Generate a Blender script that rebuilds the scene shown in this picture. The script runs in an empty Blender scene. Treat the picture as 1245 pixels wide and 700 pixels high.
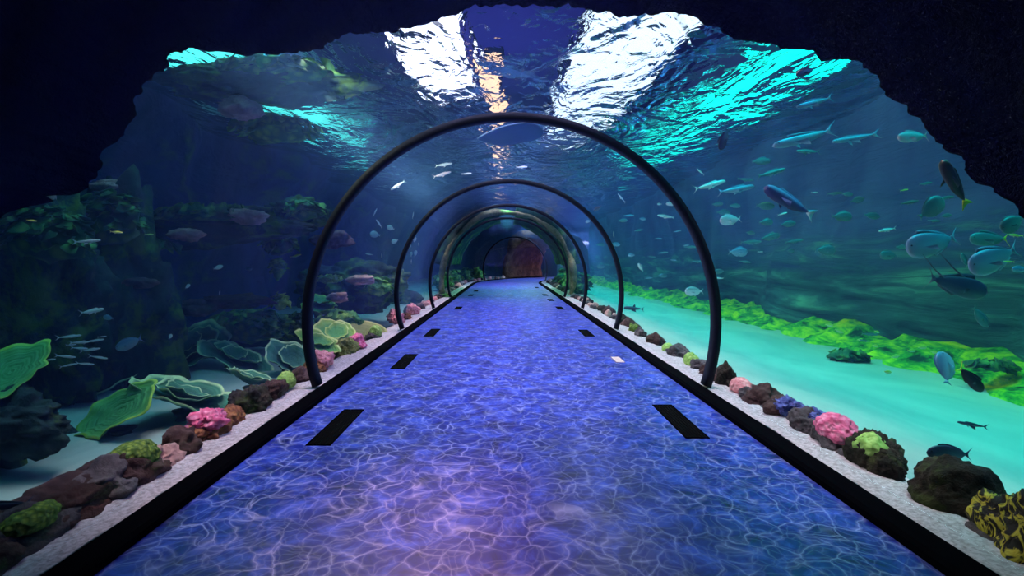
import bpy, bmesh, math, random
from mathutils import Vector, Matrix, noise
C = bpy.context.scene.collection
sc = bpy.context.scene
PI = math.pi
F = 620.0                     # focal length in pixels of the 1245 x 700 frame
VX, VY = 615.0, 316.0         # vanishing point of the corridor
CAM = Vector((-0.055, 0.0, 1.26))
R = 2.0                       # inner radius of the acrylic vault
ZC = 0.67                     # height of its axis above the floor
SURF = 3.7                    # water level
random.seed(4)

# ------------------------------------------------------------------ helpers
def link(o, parent=None):
    C.objects.link(o)
    if parent: o.parent = parent
    return o
def tag(o, label=None, cat=None, group=None, kind=None):
    if label: o['label'] = label
    if cat: o['category'] = cat
    if group: o['group'] = group
    if kind: o['kind'] = kind
    return o
def mesh(name, verts, faces, mat=None, smooth=True):
    me = bpy.data.meshes.new(name)
    me.from_pydata([tuple(v) for v in verts], [], faces)
    me.validate(); me.update()
    bm = bmesh.new(); bm.from_mesh(me); bmesh.ops.recalc_face_normals(bm, faces=bm.faces); bm.to_mesh(me); bm.free()
    if smooth:
        me.polygons.foreach_set('use_smooth', [True] * len(me.polygons))
    if mat: me.materials.append(mat)
    return me
def obj(name, me, parent=None, loc=(0, 0, 0)):
    o = bpy.data.objects.new(name, me); o.location = loc
    return link(o, parent)
def empty(name, loc, rz=0):
    o = bpy.data.objects.new(name, None); o.location = loc; o.rotation_euler = (0, 0, rz); o.empty_display_size = .1
    return link(o)
def fbm(p, s, o=4, seed=0):
    q = Vector((p[0] * s + seed * 7.3, p[1] * s - seed * 3.1, p[2] * s + seed * 1.7))
    return noise.fractal(q, 1.0, 2.0, o)
def smooth(a, b, x):
    t = max(0, min(1, (x - a) / (b - a))); return t * t * (3 - 2 * t)

# ------------------------------------------------------------------ materials
class NT:
    def __init__(s, name):
        m = bpy.data.materials.new(name); m.use_nodes = True
        s.m = m; s.t = m.node_tree; s.n = s.t.nodes; s.l = s.t.links
        s.n.clear(); s.out = s.n.new('ShaderNodeOutputMaterial')
    def new(s, t, **k):
        n = s.n.new('ShaderNode' + t)
        for a, b in k.items():
            if a.startswith('_'): setattr(n, a[1:], b)
            else: n.inputs[a.replace('__', ' ')].default_value = b
        return n
    def link(s, a, b): s.l.new(a, b)
    def coord(s, kind='Object', scale=(1, 1, 1)):
        tc = s.new('TexCoord'); mp = s.new('Mapping'); mp.inputs['Scale'].default_value = scale
        s.link(tc.outputs[kind], mp.inputs['Vector']); return mp.outputs[0]
    def world(s, scale=(1, 1, 1)):
        g = s.new('NewGeometry'); mp = s.new('Mapping'); mp.inputs['Scale'].default_value = scale
        s.link(g.outputs['Position'], mp.inputs['Vector']); return mp.outputs[0]
    def noise(s, vec, scale, detail=4, rough=.55, dist=0):
        n = s.new('TexNoise', Scale=scale, Detail=detail, Roughness=rough, Distortion=dist)
        s.link(vec, n.inputs['Vector']); return n.outputs['Fac']
    def ramp(s, fac, stops, interp='LINEAR'):
        r = s.new('ValToRGB'); cr = r.color_ramp; cr.interpolation = interp
        while len(cr.elements) < len(stops): cr.elements.new(.5)
        for e, (p, c) in zip(cr.elements, stops):
            e.position = p; e.color = (c[0], c[1], c[2], 1) if hasattr(c, '__len__') else (c, c, c, 1)
        s.link(fac, r.inputs[0]); return r.outputs[0]
    def mix(s, fac, a, b, mode='MIX'):
        n = s.new('Mix', _data_type='RGBA', _blend_type=mode)
        for v, i in ((fac, 0), (a, 6), (b, 7)):
            if hasattr(v, 'links'): s.link(v, n.inputs[i])
            else: n.inputs[i].default_value = v if i == 0 else (v[0], v[1], v[2], 1)
        return n.outputs[2]
    def math(s, op, a, b=None):
        n = s.new('Math', _operation=op)
        for v, i in ((a, 0), (b, 1)):
            if v is None: continue
            if hasattr(v, 'links'): s.link(v, n.inputs[i])
            else: n.inputs[i].default_value = v
        return n.outputs[0]
    def bump(s, h, strength=.5, dist=.05):
        b = s.new('Bump', Strength=strength, Distance=dist); s.link(h, b.inputs['Height']); return b.outputs[0]
    def finish(s, color, rough=.7, bump=None, spec=.3, metal=0):
        p = s.new('BsdfPrincipled', Roughness=rough, Metallic=metal)
        p.inputs['Specular IOR Level'].default_value = spec
        if hasattr(color, 'links'): s.link(color, p.inputs['Base Color'])
        else: p.inputs['Base Color'].default_value = (*color, 1)
        if bump is not None: s.link(bump, p.inputs['Normal'])
        s.link(p.outputs[0], s.out.inputs[0]); return s.m

def rock_mat(name, dark, mid, light, scale=3.0, algae=None, alg_amt=.55, b=.8, spec=.2):
    t = NT(name); v = t.world()
    n1 = t.noise(v, scale, 8, .65); n2 = t.noise(v, scale * 4.7, 6, .7)
    c = t.ramp(n1, [(.3, dark), (.52, mid), (.72, light)])
    c = t.mix(t.ramp(n2, [(.35, 0.0), (.7, .7)]), c, dark)
    if algae:
        n3 = t.noise(v, scale * .8, 6, .7, .4)
        c = t.mix(t.ramp(n3, [(alg_amt - .03, 0.0), (alg_amt + .07, 1.0)]), c, algae)
    h = t.math('ADD', n1, t.math('MULTIPLY', n2, .5))
    return t.finish(c, .85, t.bump(h, b, .06), spec)
def coral_mat(name, c1, c2, scale=18):
    t = NT(name); v = t.world()
    vo = t.new('TexVoronoi', Scale=scale); t.link(v, vo.inputs['Vector'])
    c = t.mix(t.ramp(vo.outputs['Distance'], [(.1, 0.0), (.6, 1.0)]), c1, c2)
    return t.finish(c, .7, t.bump(vo.outputs['Distance'], .6, .02), .3)
def plain(name, col, rough=.6, spec=.3, metal=0):
    return NT(name).finish(col, rough, None, spec, metal)

M = {}
M['rock_brown'] = rock_mat('brown reef rock', (.025, .012, .012), (.11, .055, .05), (.24, .15, .14), 4)
M['rock_dark'] = rock_mat('dark encrusted rock', (.01, .008, .006), (.05, .035, .025), (.13, .09, .07), 6, (.06, .07, .02), .55)
M['rock_pink'] = rock_mat('pinkish rock', (.4, .2, .18), (.85, .5, .45), (1, .72, .65), 4)
M['rock_grey'] = rock_mat('grey violet rock', (.04, .035, .04), (.15, .12, .13), (.3, .25, .27), 5)
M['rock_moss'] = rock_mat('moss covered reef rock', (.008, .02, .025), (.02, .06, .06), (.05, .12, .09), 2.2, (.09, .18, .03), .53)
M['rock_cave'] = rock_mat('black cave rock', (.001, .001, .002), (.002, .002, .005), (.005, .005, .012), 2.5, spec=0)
M['rock_portal'] = rock_mat('brown portal rock', (.03, .01, .006), (.12, .05, .03), (.25, .12, .07), 3)
M['rock_yellow'] = None
M['pink'] = coral_mat('pink coral', (1, .38, .55), (.85, .14, .3), 26)
M['salmon'] = coral_mat('salmon pink coral', (1, .5, .5), (.75, .25, .27), 22)
M['lime'] = coral_mat('lime green coral', (.5, .72, .2), (.28, .5, .1), 24)
M['blue'] = coral_mat('blue violet coral', (.18, .22, .62), (.06, .06, .25), 20)
M['orange'] = coral_mat('orange brown coral', (.5, .2, .07), (.2, .06, .03), 24)
M['moss'] = coral_mat('yellow green algae tuft', (.3, .42, .05), (.08, .16, .02), 40)
M['leafgreen'] = coral_mat('leafy green coral', (.3, .6, .1), (.06, .24, .06), 9)
M['deepleaf'] = coral_mat('dark green leafy coral', (.16, .38, .08), (.02, .10, .05), 7)
M['olive'] = coral_mat('olive plate coral', (.42, .42, .1), (.18, .2, .05), 12)
t = NT('black and yellow banded rock'); v = t.world()
n = t.noise(v, 9, 3, .6, 1.5)
t_c = t.ramp(n, [(.46, (.015, .01, .006)), (.5, (.55, .42, .03)), (.54, (.6, .5, .06)), (.58, (.02, .012, .006))])
M['rock_yellow'] = t.finish(t_c, .7, t.bump(n, .6, .04))
M['black'] = plain('black rubber kerb', (.0015, .0015, .003), .85, .02)
M['rib'] = plain('black sealed joint', (.006, .007, .02), .6, .25)
M['grille'] = plain('black grille', (.003, .003, .003), .9, .05)
M['eye'] = plain('glossy black eye', (.004, .004, .004), .1, .6)
M['plaster'] = plain('dark hall plaster', (.09, .07, .2), .9, .1)
M['hallcyan'] = plain('pale hall wall', (.5, .6, .55), .9, .1)

def fish_mat(name, back, flank, belly, rough=.35):
    t = NT(name); tc = t.new('TexCoord'); sp = t.new('SeparateXYZ'); t.link(tc.outputs['Generated'], sp.inputs[0])
    c = t.ramp(sp.outputs[2], [(.25, belly), (.5, flank), (.72, back)])
    return t.finish(c, rough, None, .5, .1)
FM = {
 'silver': fish_mat('silver fish skin', (.35, .45, .5), (.75, .85, .9), (.95, .95, .95)),
 'white': fish_mat('white fish skin', (.8, .85, .9), (.95, .95, .97), (1, 1, 1)),
 'pinkish': fish_mat('pinkish silver fish skin', (.6, .5, .62), (.95, .75, .85), (.9, .85, .95)),
 'teal': fish_mat('teal fish skin', (.04, .14, .17), (.09, .28, .29), (.16, .36, .37)),
 'blue': fish_mat('pale blue fish skin', (.1, .22, .4), (.25, .42, .62), (.4, .55, .7)),
 'navy': fish_mat('dark navy fish skin', (.015, .03, .07), (.03, .06, .12), (.1, .16, .2)),
 'dark': fish_mat('blackish fish skin', (.01, .01, .01), (.02, .018, .015), (.06, .05, .03)),
 'purple': fish_mat('violet fish skin', (.45, .3, .65), (.08, .05, .2), (.04, .03, .12)),
 'yellow': fish_mat('yellow fish skin', (.7, .75, .1), (.95, .95, .25), (.9, .9, .5)),
 'orange': fish_mat('orange fish skin', (.7, .2, .08), (.95, .35, .15), (.9, .5, .35)),
 'yellowfin': plain('yellow tail fin skin', (.75, .7, .02), .5),
 'ray': fish_mat('blue grey ray skin', (.02, .04, .09), (.05, .11, .22), (.07, .15, .28), .7),
}

# printed vinyl floor: blue water with a net of bright ripples
t = NT('printed blue water vinyl'); v = t.world()
dn = t.new('TexNoise', Scale=3.2, Detail=3, Roughness=.5); t.link(v, dn.inputs['Vector'])
vm = t.new('VectorMath', _operation='MULTIPLY_ADD'); t.link(dn.outputs['Color'], vm.inputs[0])
vm.inputs[1].default_value = (.3, .3, 0); t.link(v, vm.inputs[2])
def net(scale, w):
    vo = t.new('TexVoronoi', Scale=scale, _feature='DISTANCE_TO_EDGE'); t.link(vm.outputs[0], vo.inputs['Vector'])
    return t.ramp(vo.outputs['Distance'], [(0, 1.0), (w * .8, .4), (w * 3.0, 0.0)])
l1 = net(8.0, .03); l2 = net(14, .04)
cl = t.noise(v, 5.0, 5, .65, .6); cl2 = t.noise(v, 1.1, 3)
base = t.ramp(cl, [(.3, (.003, .008, .09)), (.5, (.014, .03, .38)), (.7, (.07, .15, .85))])
mask = t.ramp(t.noise(v, 4, 2), [(.35, .25), (.65, 1.0)])
lines = t.math('ADD', t.math('MULTIPLY', l1, t.math('MULTIPLY', mask, .7)), t.math('MULTIPLY', l2, .2))
col = t.mix(lines, base, (.55, .6, 1))
M['floor'] = t.finish(col, .34, t.bump(cl, .08, .01), .5)

# sand
def sand_mat(name, a, b, s=6):
    t = NT(name); v = t.world((1, .35, 1)); n = t.noise(v, 1.3, 5, .6, .5); g = t.noise(t.world(), 60, 2)
    c = t.mix(t.ramp(n, [(.35, 0.0), (.65, 1.0)]), a, b)
    return t.finish(c, .9, t.bump(t.math('ADD', n, t.math('MULTIPLY', g, .08)), .5, .05), .1)
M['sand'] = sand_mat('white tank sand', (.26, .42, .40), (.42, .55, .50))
t = NT('pale gravel'); g = t.noise(t.world(), 45, 4, .7); g2 = t.noise(t.world(), 7, 4, .7)
M['gravel'] = t.finish(t.mix(t.ramp(g2, [(.55, 0.0), (.75, .6)]), t.ramp(g, [(.35, (.4, .33, .33)), (.6, (.75, .66, .68))]), (.3, .22, .2)), .9, t.bump(g, .5, .01), .1)  # pinkish light on this strip put into its colour, apart from the tank sand

# acrylic : clear with a mild grazing reflection
t = NT('clear acrylic')
fr = t.new('LayerWeight', Blend=.5); ff = t.math('ADD', t.math('MULTIPLY', t.math('POWER', fr.outputs['Facing'], 4.0), .11), .004); tr = t.new('BsdfTransparent'); tr.inputs[0].default_value = (.97, .98, .99, 1)
gl = t.new('BsdfGlossy', Roughness=.04); gl.inputs[0].default_value = (.9, .93, 1, 1)
mx = t.new('MixShader'); t.link(ff, mx.inputs[0])
t.link(tr.outputs[0], mx.inputs[1]); t.link(gl.outputs[0], mx.inputs[2]); t.link(mx.outputs[0], t.out.inputs[0])
M['acrylic'] = t.m

# water surface : rippled refracting sheet that also lets a share of the light straight through
t = NT('rippled water surface'); v = t.world((1.0, .55, 1))
w1 = t.noise(v, .9, 3, .5, 1.2); w2 = t.noise(v, 4.0, 3, .5, 1.0)
h = t.math('ADD', w1, t.math('MULTIPLY', w2, .17))
bp = t.bump(h, 1.0, .42)
gs = t.new('BsdfGlass', Roughness=.07, IOR=1.028); gs.inputs[0].default_value = (.8, .95, 1, 1); t.link(bp, gs.inputs['Normal'])
tr = t.new('BsdfTransparent'); tr.inputs[0].default_value = (.8, .95, 1, 1)
mx = t.new('MixShader'); mx.inputs[0].default_value = 1.0
t.link(tr.outputs[0], mx.inputs[1]); t.link(gs.outputs[0], mx.inputs[2]); t.link(mx.outputs[0], t.out.inputs[0])
M['water'] = t.m
def emis(name, col, s):
    t = NT(name); e = t.new('Emission', Strength=s); e.inputs[0].default_value = (*col, 1); t.link(e.outputs[0], t.out.inputs[0]); return t.m

# ------------------------------------------------------------------ the path of the tunnel
S1, RB = 27.0, 13.0
def path(s):
    if s <= S1: return Vector((0, s, 0)), Vector((1, 0, 0)), Vector((0, 1, 0))
    a = (s - S1) / RB
    return Vector((RB * (1 - math.cos(a)), S1 + RB * math.sin(a), 0)), Vector((math.cos(a), -math.sin(a), 0)), Vector((math.sin(a), math.cos(a), 0))
def pp(s, u, z):
    p, r, f = path(s); q = p + r * u; return Vector((q.x, q.y, z))
def frange(a, b, st):
    n = max(1, int(math.ceil((b - a) / st))); return [a + (b - a) * i / n for i in range(n + 1)]
def sweep(prof, ss, closed=True, caps=True):
    n = len(prof); V = []; Fc = []
    for s in ss:
        for u, z in prof: V.append(pp(s, u, z))
    for i in range(len(ss) - 1):
        for j in range(n if closed else n - 1):
            k = (j + 1) % n
            Fc.append((i * n + j, i * n + k, (i + 1) * n + k, (i + 1) * n + j))
    if closed and caps:
        Fc.append(tuple(range(n))[::-1]); Fc.append(tuple((len(ss) - 1) * n + j for j in range(n)))
    return V, Fc
SS = frange(-1.5, 27, 1.5) + frange(27, 45, .6)[1:]
def struct(name, me, label=None):
    o = obj(name, me); o['kind'] = 'structure'
    if label: o['label'] = label
    return o
V, Fc = sweep([(-1.71, 0), (1.71, 0), (1.71, -.12), (-1.71, -.12)], SS)
struct('floor', mesh('floor', V, Fc, M['floor'], False), 'glossy blue walkway printed with rippling water')
for sgn, nm in ((-1, 'trim_1'), (1, 'trim_2')):
    V, Fc = sweep([(sgn * 1.70, -.1), (sgn * 1.70, .035), (sgn * 1.72, .05), (sgn * 1.84, .05), (sgn * 1.86, .03), (sgn * 1.86, -.1)], SS)
    struct(nm, mesh(nm, V, Fc, M['black'], False), 'black kerb along the %s edge of the blue walkway' % ('left' if sgn < 0 else 'right'))
# acrylic vault
a0 = math.asin(-(ZC + .02) / R)
N = 56
prof = [(R * math.cos(a0 + (PI - 2 * a0) * i / N), ZC + R * math.sin(a0 + (PI - 2 * a0) * i / N)) for i in range(N + 1)]
prof += [((R + .05) / R * u, ZC + (R + .05) / R * (z - ZC)) for u, z in prof[::-1]]
V, Fc = sweep(prof, SS)
struct('ceiling', mesh('ceiling', V, Fc, M['acrylic']), 'curved clear acrylic vault over the walkway')

def arc_band(s0, w, r0, r1, nseg=64):
    """rounded rectangular band bent to the arch, standing across the corridor"""
    a = math.asin(-(ZC - .045) / r1); V = []; Fc = []
    b = .014
    cs = [(-w / 2 + b, r0), (w / 2 - b, r0), (w / 2, r0 + b), (w / 2, r1), (-w / 2, r1), (-w / 2, r0 + b)]
    for i in range(nseg + 1):
        t_ = a + (PI - 2 * a) * i / nseg
        for dy, rr in cs: V.append(pp(s0 + dy, rr * math.cos(t_), ZC + rr * math.sin(t_)))
    k = len(cs)
    for i in range(nseg):
        for j in range(k): Fc.append((i * k + j, i * k + (j + 1) % k, (i + 1) * k + (j + 1) % k, (i + 1) * k + j))
    Fc.append(tuple(range(k))[::-1]); Fc.append(tuple(nseg * k + j for j in range(k)))
    return V, Fc
ringlab = ['largest black arch rib, nearest, spanning the whole blue walkway',
 'second black arch rib framed inside the nearest one',
 'third thin black arch rib, just outside the green mouth of the tunnel',
 'fourth arch rib at the pale rimmed mouth of the green tunnel',
 'smallest arch rib, in the bend of the tunnel before the brown portal']
for s0, lb in zip([4.9, 8.9, 12.8, 16.7, 30.5], ringlab):
    V, Fc = arc_band(s0, .11, R - .075, R - .004)
    tag(obj('arch_rib', mesh('arch_rib', V, Fc, M['rib'])), lb, 'arch rib', 'black ribs of the acrylic tunnel')

# grilles let into the floor
def box_v(x0, x1, y0, y1, z0, z1):
    V = [(x0, y0, z0), (x1, y0, z0), (x1, y1, z0), (x0, y1, z0), (x0, y0, z1), (x1, y0, z1), (x1, y1, z1), (x0, y1, z1)]
    Fc = [(0, 3, 2, 1), (4, 5, 6, 7), (0, 1, 5, 4), (1, 2, 6, 5), (2, 3, 7, 6), (3, 0, 4, 7)]
    return V, Fc
def grille(xc, y0, y1, label):
    root = empty('floor_grille', (xc, (y0 + y1) / 2, 0)); w = .085; h = (y1 - y0) / 2
    V = []; Fc = []
    for (a, b, c, d) in ((-w, w, -h, -h + .012), (-w, w, h - .012, h), (-w, -w + .01, -h, h), (w - .01, w, -h, h)):
        v_, f_ = box_v(a, b, c, d, .0, .006); k = len(V); V += v_; Fc += [tuple(i + k for i in q) for q in f_]
    obj('grille_frame', mesh('grille_frame', V, Fc, M['black'], False), root)
    V = []; Fc = []
    n = 7
    for i in range(n):
        x = -w + .016 + (2 * w - .032) * i / (n - 1)
        v_, f_ = box_v(x - .008, x + .008, -h + .012, h - .012, .0, .004); k = len(V); V += v_; Fc += [tuple(i + k for i in q) for q in f_]
    v_, f_ = box_v(-w + .01, w - .01, -h + .012, h - .012, -.001, .0015); k = len(V); V += v_; Fc += [tuple(i + k for i in q) for q in f_]
    obj('grille_bars', mesh('grille_bars', V, Fc, M['grille'], False), root)
    return tag(root, label, 'floor grille', 'black grilles let into the blue floor')
grille(-1.33, 3.46, 4.29, 'longest black floor grille on the left of the walkway, nearest')
grille(1.30, 3.60, 4.43, 'longest black floor grille on the right of the walkway, nearest')
grille(-1.31, 5.9, 6.8, 'second black floor grille from the front along the left kerb')
grille(-1.33, 8.4, 9.3, 'third black floor grille along the left kerb, beside the second arch rib')
grille(1.33, 8.4, 9.2, 'small black floor grille at the right, before the foot of the second arch rib')
for (x, y, l) in ((-1.3, 13.3, 'fourth black floor grille along the left kerb, beyond the second arch rib'),
                  (-1.3, 18.2, 'fifth black floor grille along the left kerb'),
                  (-1.27, 20.7, 'last tiny black floor grille along the left kerb'),
                  (1.36, 13.3, 'third grille along the right kerb, just beyond the second arch rib'),
                  (1.36, 16.0, 'fourth grille along the right kerb, a small dark diamond'),
                  (1.36, 18.3, 'fifth grille along the right kerb, a tiny dark diamond'),
                  (1.36, 23.3, 'farthest tiny grille near the right kerb')):
    grille(x, y - .3, y + .45, l)
# small pale mark on the floor, drawn as a thin raised box
o = empty('floor_mark', (1.36, 6.45, 0))
V, Fc = box_v(-.05, .05, -.17, .17, 0, .005); obj('mark_face', mesh('mark_face', V, Fc, plain('pale mark', (.95, .75, .6), .4, .5), False), o)
V, Fc = box_v(-.058, .058, -.18, .18, 0, .003); obj('mark_rim', mesh('mark_rim', V, Fc, plain('dull mark rim', (.4, .3, .3), .4, .5), False), o)
tag(o, 'small pale rectangular mark on the blue floor at right', 'floor plate')

# ------------------------------------------------------------------ tank shell
# pale gravel ledge directly outside the acrylic, then the sand of the tank
for sgn in (-1, 1):
    V = []; Fc = []; ss = frange(-1.4, 27, .12) + frange(27, 40, .3)[1:]; us = [1.86, 1.90, 1.96, 2.03, 2.10, 2.18, 2.3, 2.42]
    for s in ss:
        for i, u in enumerate(us):
            p = pp(s, sgn * u, 0); z = .035 - .10 * smooth(2.1, 2.42, u) + .018 * fbm(p, 3.5)
            V.append((p.x, p.y, z))
    k = len(us)
    for i in range(len(ss) - 1):
        for j in range(k - 1): Fc.append((i * k + j, i * k + j + 1, (i + 1) * k + j + 1, (i + 1) * k + j))
    tag(obj('gravel_strip', mesh('gravel_strip', V, Fc, M['gravel'])), 'pale gravel strip between the black kerb and the rocks, %s of the walkway' % ('left' if sgn < 0 else 'right'), 'gravel', None, 'stuff')
V = []; Fc = []
xs = frange(-9, 9, .15); ys = frange(-1.6, 44, .3)
for y in ys:
    for x in xs:
        V.append((x, y, -.06 + .03 * fbm((x, y, 0), .8) + .012 * math.sin(x * 5 + 2 * fbm((x, y, 1), .6))))
k = len(xs)
for i in range(len(ys) - 1):
    for j in range(k - 1):
        y = ys[i]; x = xs[j]
        if y < S1 and abs(x) < 1.9 and abs(xs[j + 1]) < 1.9: continue
        # keep clear of the bent walkway
        if y >= S1:
            best = min((Vector((x, y, 0)) - path(s)[0]).length for s in (27, 29, 31, 33, 35, 37, 39, 41, 43))
            if best < 1.6: continue
        Fc.append((i * k + j, i * k + j + 1, (i + 1) * k + j + 1, (i + 1) * k + j))
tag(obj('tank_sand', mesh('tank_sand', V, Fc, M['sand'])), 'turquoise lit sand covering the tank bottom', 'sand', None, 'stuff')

def wall_grid(fn, us, vs, mat, name, label):
    V = [fn(u, v) for u in us for v in vs]; k = len(vs)
    Fc = [(i * k + j, i * k + j + 1, (i + 1) * k + j + 1, (i + 1) * k + j) for i in range(len(us) - 1) for j in range(k - 1)]
    return struct(name, mesh(name, V, Fc, mat), label)
t = NT('deep blue tank wall'); g = t.new('NewGeometry'); sp = t.new('SeparateXYZ'); t.link(g.outputs['Position'], sp.inputs[0])
v = t.world((1, .25, 2.2)); n1 = t.noise(v, 1.6, 7, .65, .6); n2 = t.noise(t.world((1, .5, .15)), 2.0, 4)
alg = t.math('ADD', sp.outputs[2], t.math('MULTIPLY', n1, -1.6))
rock = t.ramp(n1, [(.35, (.006, .04, .05)), (.55, (.03, .17, .15)), (.68, (.1, .45, .3))])
blue = t.ramp(n2, [(.35, (.03, .08, .22)), (.65, (.06, .16, .34))])
c = t.mix(t.ramp(alg, [(.15, 0.0), (.95, 1.0)]), rock, blue)
M['wall_r'] = t.finish(c, .9, t.bump(n1, .8, .2), .1)
wall_grid(lambda y, z: (5.5 + .4 * fbm((0, y, z), .45), y, z), frange(-1.6, 34, .35), frange(-.3, SURF + .25, .2), M['wall_r'], 'wall_right', 'dark blue and green rear wall of the right tank')
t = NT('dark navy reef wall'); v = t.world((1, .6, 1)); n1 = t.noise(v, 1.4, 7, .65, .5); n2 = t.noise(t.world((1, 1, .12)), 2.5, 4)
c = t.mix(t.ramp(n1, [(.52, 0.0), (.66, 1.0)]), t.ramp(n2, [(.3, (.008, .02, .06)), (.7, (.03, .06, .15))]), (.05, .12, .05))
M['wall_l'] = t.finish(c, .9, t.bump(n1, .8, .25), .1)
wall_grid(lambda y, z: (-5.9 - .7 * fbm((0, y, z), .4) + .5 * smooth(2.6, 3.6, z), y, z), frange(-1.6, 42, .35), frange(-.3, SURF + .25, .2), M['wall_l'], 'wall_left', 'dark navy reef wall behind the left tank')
wall_grid(lambda x, z: (x, 41.5 + .5 * fbm((x, 0, z), .4), z), frange(-9, 16, .6), frange(-.3, 9.5, .6), M['wall_l'], 'wall_end', 'far end wall of the tank')
V, Fc = box_v(-9, 9.2, -1.9, -1.6, -.3, 9.6); struct('blocker_back', mesh('blocker_back', V, Fc, M['rock_cave'], False), 'added dark wall behind the viewer, closing off light')  # unseen wall added to close off world light from behind
# bright green algae bank at the foot of the right wall
t = NT('bright green algae'); v = t.world((1, .5, 1)); n1 = t.noise(v, 4.2, 7, .7, .4)
M['algae'] = t.finish(t.ramp(n1, [(.38, (.005, .05, .03)), (.48, (.04, .4, .05)), (.58, (.35, .75, .02)), (.68, (.75, .85, .02))]), .9, t.bump(n1, .8, .08), .1)
V = []; Fc = []; ys = frange(-1.4, 33, .2); us = frange(0, 1, .08)
for y in ys:
    edge = 4.72 + .22 * fbm((3, y, 0), .35) + .10 * fbm((8, y, 0), 2.2)
    for u in us:
        x = edge + u * .9; z = -.09 + .34 * smooth(0, 1, u) + .10 * fbm((x, y, 0), 2.6) * min(1, 3 * u)
        V.append((x, y, z))
k = len(us)
for i in range(len(ys) - 1):
    for j in range(k - 1): Fc.append((i * k + j, i * k + j + 1, (i + 1) * k + j + 1, (i + 1) * k + j))
tag(obj('algae_bank', mesh('algae_bank', V, Fc, M['algae'])), 'bright green and yellow algae bank along the far edge of the turquoise sand', 'algae', None, 'stuff')

# water level with slight real ripples, and the hall above it
V = []; Fc = []
xs = frange(-9, 9, .3); ys = frange(-1.6, 41.5, .3)
for y in ys:
    for x in xs: V.append((x, y, SURF + .05 * fbm((x, y * .7, 3), .5)))
k = len(xs)
for i in range(len(ys) - 1):
    for j in range(k - 1): Fc.append((i * k + j, i * k + j + 1, (i + 1) * k + j + 1, (i + 1) * k + j))
me = mesh('water_surface', V, Fc, M['water'])
if me.polygons[0].normal.z < 0: me.flip_normals()
struct('water_surface', me, 'rippled water surface overhead')
V, Fc = box_v(-9, 9.2, -1.9, 42, 9.5, 9.7); struct('ceiling_hall', mesh('ceiling_hall', V, Fc, M['plaster'], False), 'dark hall ceiling above the water')
V, Fc = box_v(9.0, 9.2, -1.9, 42, -.3, 9.5); struct('wall_hall_right', mesh('wall_hall_right', V, Fc, M['hallcyan'], False), 'pale hall wall above the right tank')
V, Fc = box_v(-9.2, -9.0, -1.9, 42, -.3, 9.5); struct('wall_hall_left', mesh('wall_hall_left', V, Fc, M['hallcyan'], False), 'dark hall wall above the left tank')

# hazy water filling both tanks and the space over the vault
prof = [(-8.8, -.3), (-8.8, SURF - .12), (8.8, SURF - .12), (8.8, -.3), (1.93, -.3)]
prof += [((R + .055) * math.cos(a), ZC + (R + .055) * math.sin(a)) for a in [a0 + (PI - 2 * a0) * i / 40 for i in range(41)]]
prof += [(-1.93, -.3)]
V, Fc = sweep(prof, frange(-1.55, 27, 4) + frange(27, 41, 1.5)[1:])
t = NT('hazy blue water'); vs = t.new('VolumeScatter', Density=.021, Anisotropy=.2); vs.inputs['Color'].default_value = (.18, .42, 1, 1)
va = t.new('VolumeAbsorption', Density=.035); va.inputs['Color'].default_value = (.1, .6, .9, 1)
ad = t.new('AddShader'); t.link(vs.outputs[0], ad.inputs[0]); t.link(va.outputs[0], ad.inputs[1]); t.link(ad.outputs[0], t.out.inputs['Volume'])
struct('water_body', mesh('water_body', V, Fc, t.m, False), 'blue hazy water in the tanks')

# ------------------------------------------------------------------ black rock arch that frames the view
SIL = [(0, 268), (25, 257), (50, 240), (72, 246), (95, 240), (112, 228), (130, 206), (127, 192), (140, 183), (152, 168), (162, 150), (168, 132), (178, 108), (190, 88), (205, 79), (215, 65), (235, 62),
       (262, 66), (285, 67), (300, 71), (345, 68), (372, 67), (395, 62), (420, 47), (440, 45), (470, 43), (500, 38), (520, 33), (540, 26), (560, 22), (575, 14), (600, 11), (650, 12), (700, 14),
       (740, 22), (770, 24), (800, 22), (830, 22), (860, 35), (885, 47), (910, 55), (935, 55), (955, 63), (980, 67), (1000, 77), (1030, 75), (1050, 85), (1065, 105), (1075, 120), (1095, 125),
       (1110, 145), (1130, 165), (1138, 182), (1160, 190), (1170, 210), (1180, 225), (1200, 230), (1220, 245), (1245, 261)]
RA = R + .09
def hit_cyl(px, py, rad):
    dx, dz = (px - VX) / F, (VY - py) / F; ox, oz = CAM.x, CAM.z - ZC
    a = dx * dx + dz * dz; b = 2 * (ox * dx + oz * dz); c = ox * ox + oz * oz - rad * rad
    y = (-b + math.sqrt(b * b - 4 * a * c)) / (2 * a)
    return y, ox + y * dx, oz + y * dz
edge = []
for (px, py) in SIL:
    y, x, z = hit_cyl(px, py, RA); edge.append((math.atan2(z, x), y))
edge.sort(key=lambda e: -e[0])
def edge_y(a):
    if a >= edge[0][0]: return edge[0][1] - min(.55, (a - edge[0][0]) * .9)
    if a <= edge[-1][0]: return edge[-1][1] - min(.55, (edge[-1][0] - a) * .9)
    for (a1, y1), (a2, y2) in zip(edge, edge[1:]):
        if a1 >= a >= a2: return y1 + (y2 - y1) * (a1 - a) / max(1e-6, a1 - a2)
V = []; Fc = []
na = 700; aA, aB = PI + .36, -.36
cols = 0
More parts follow.
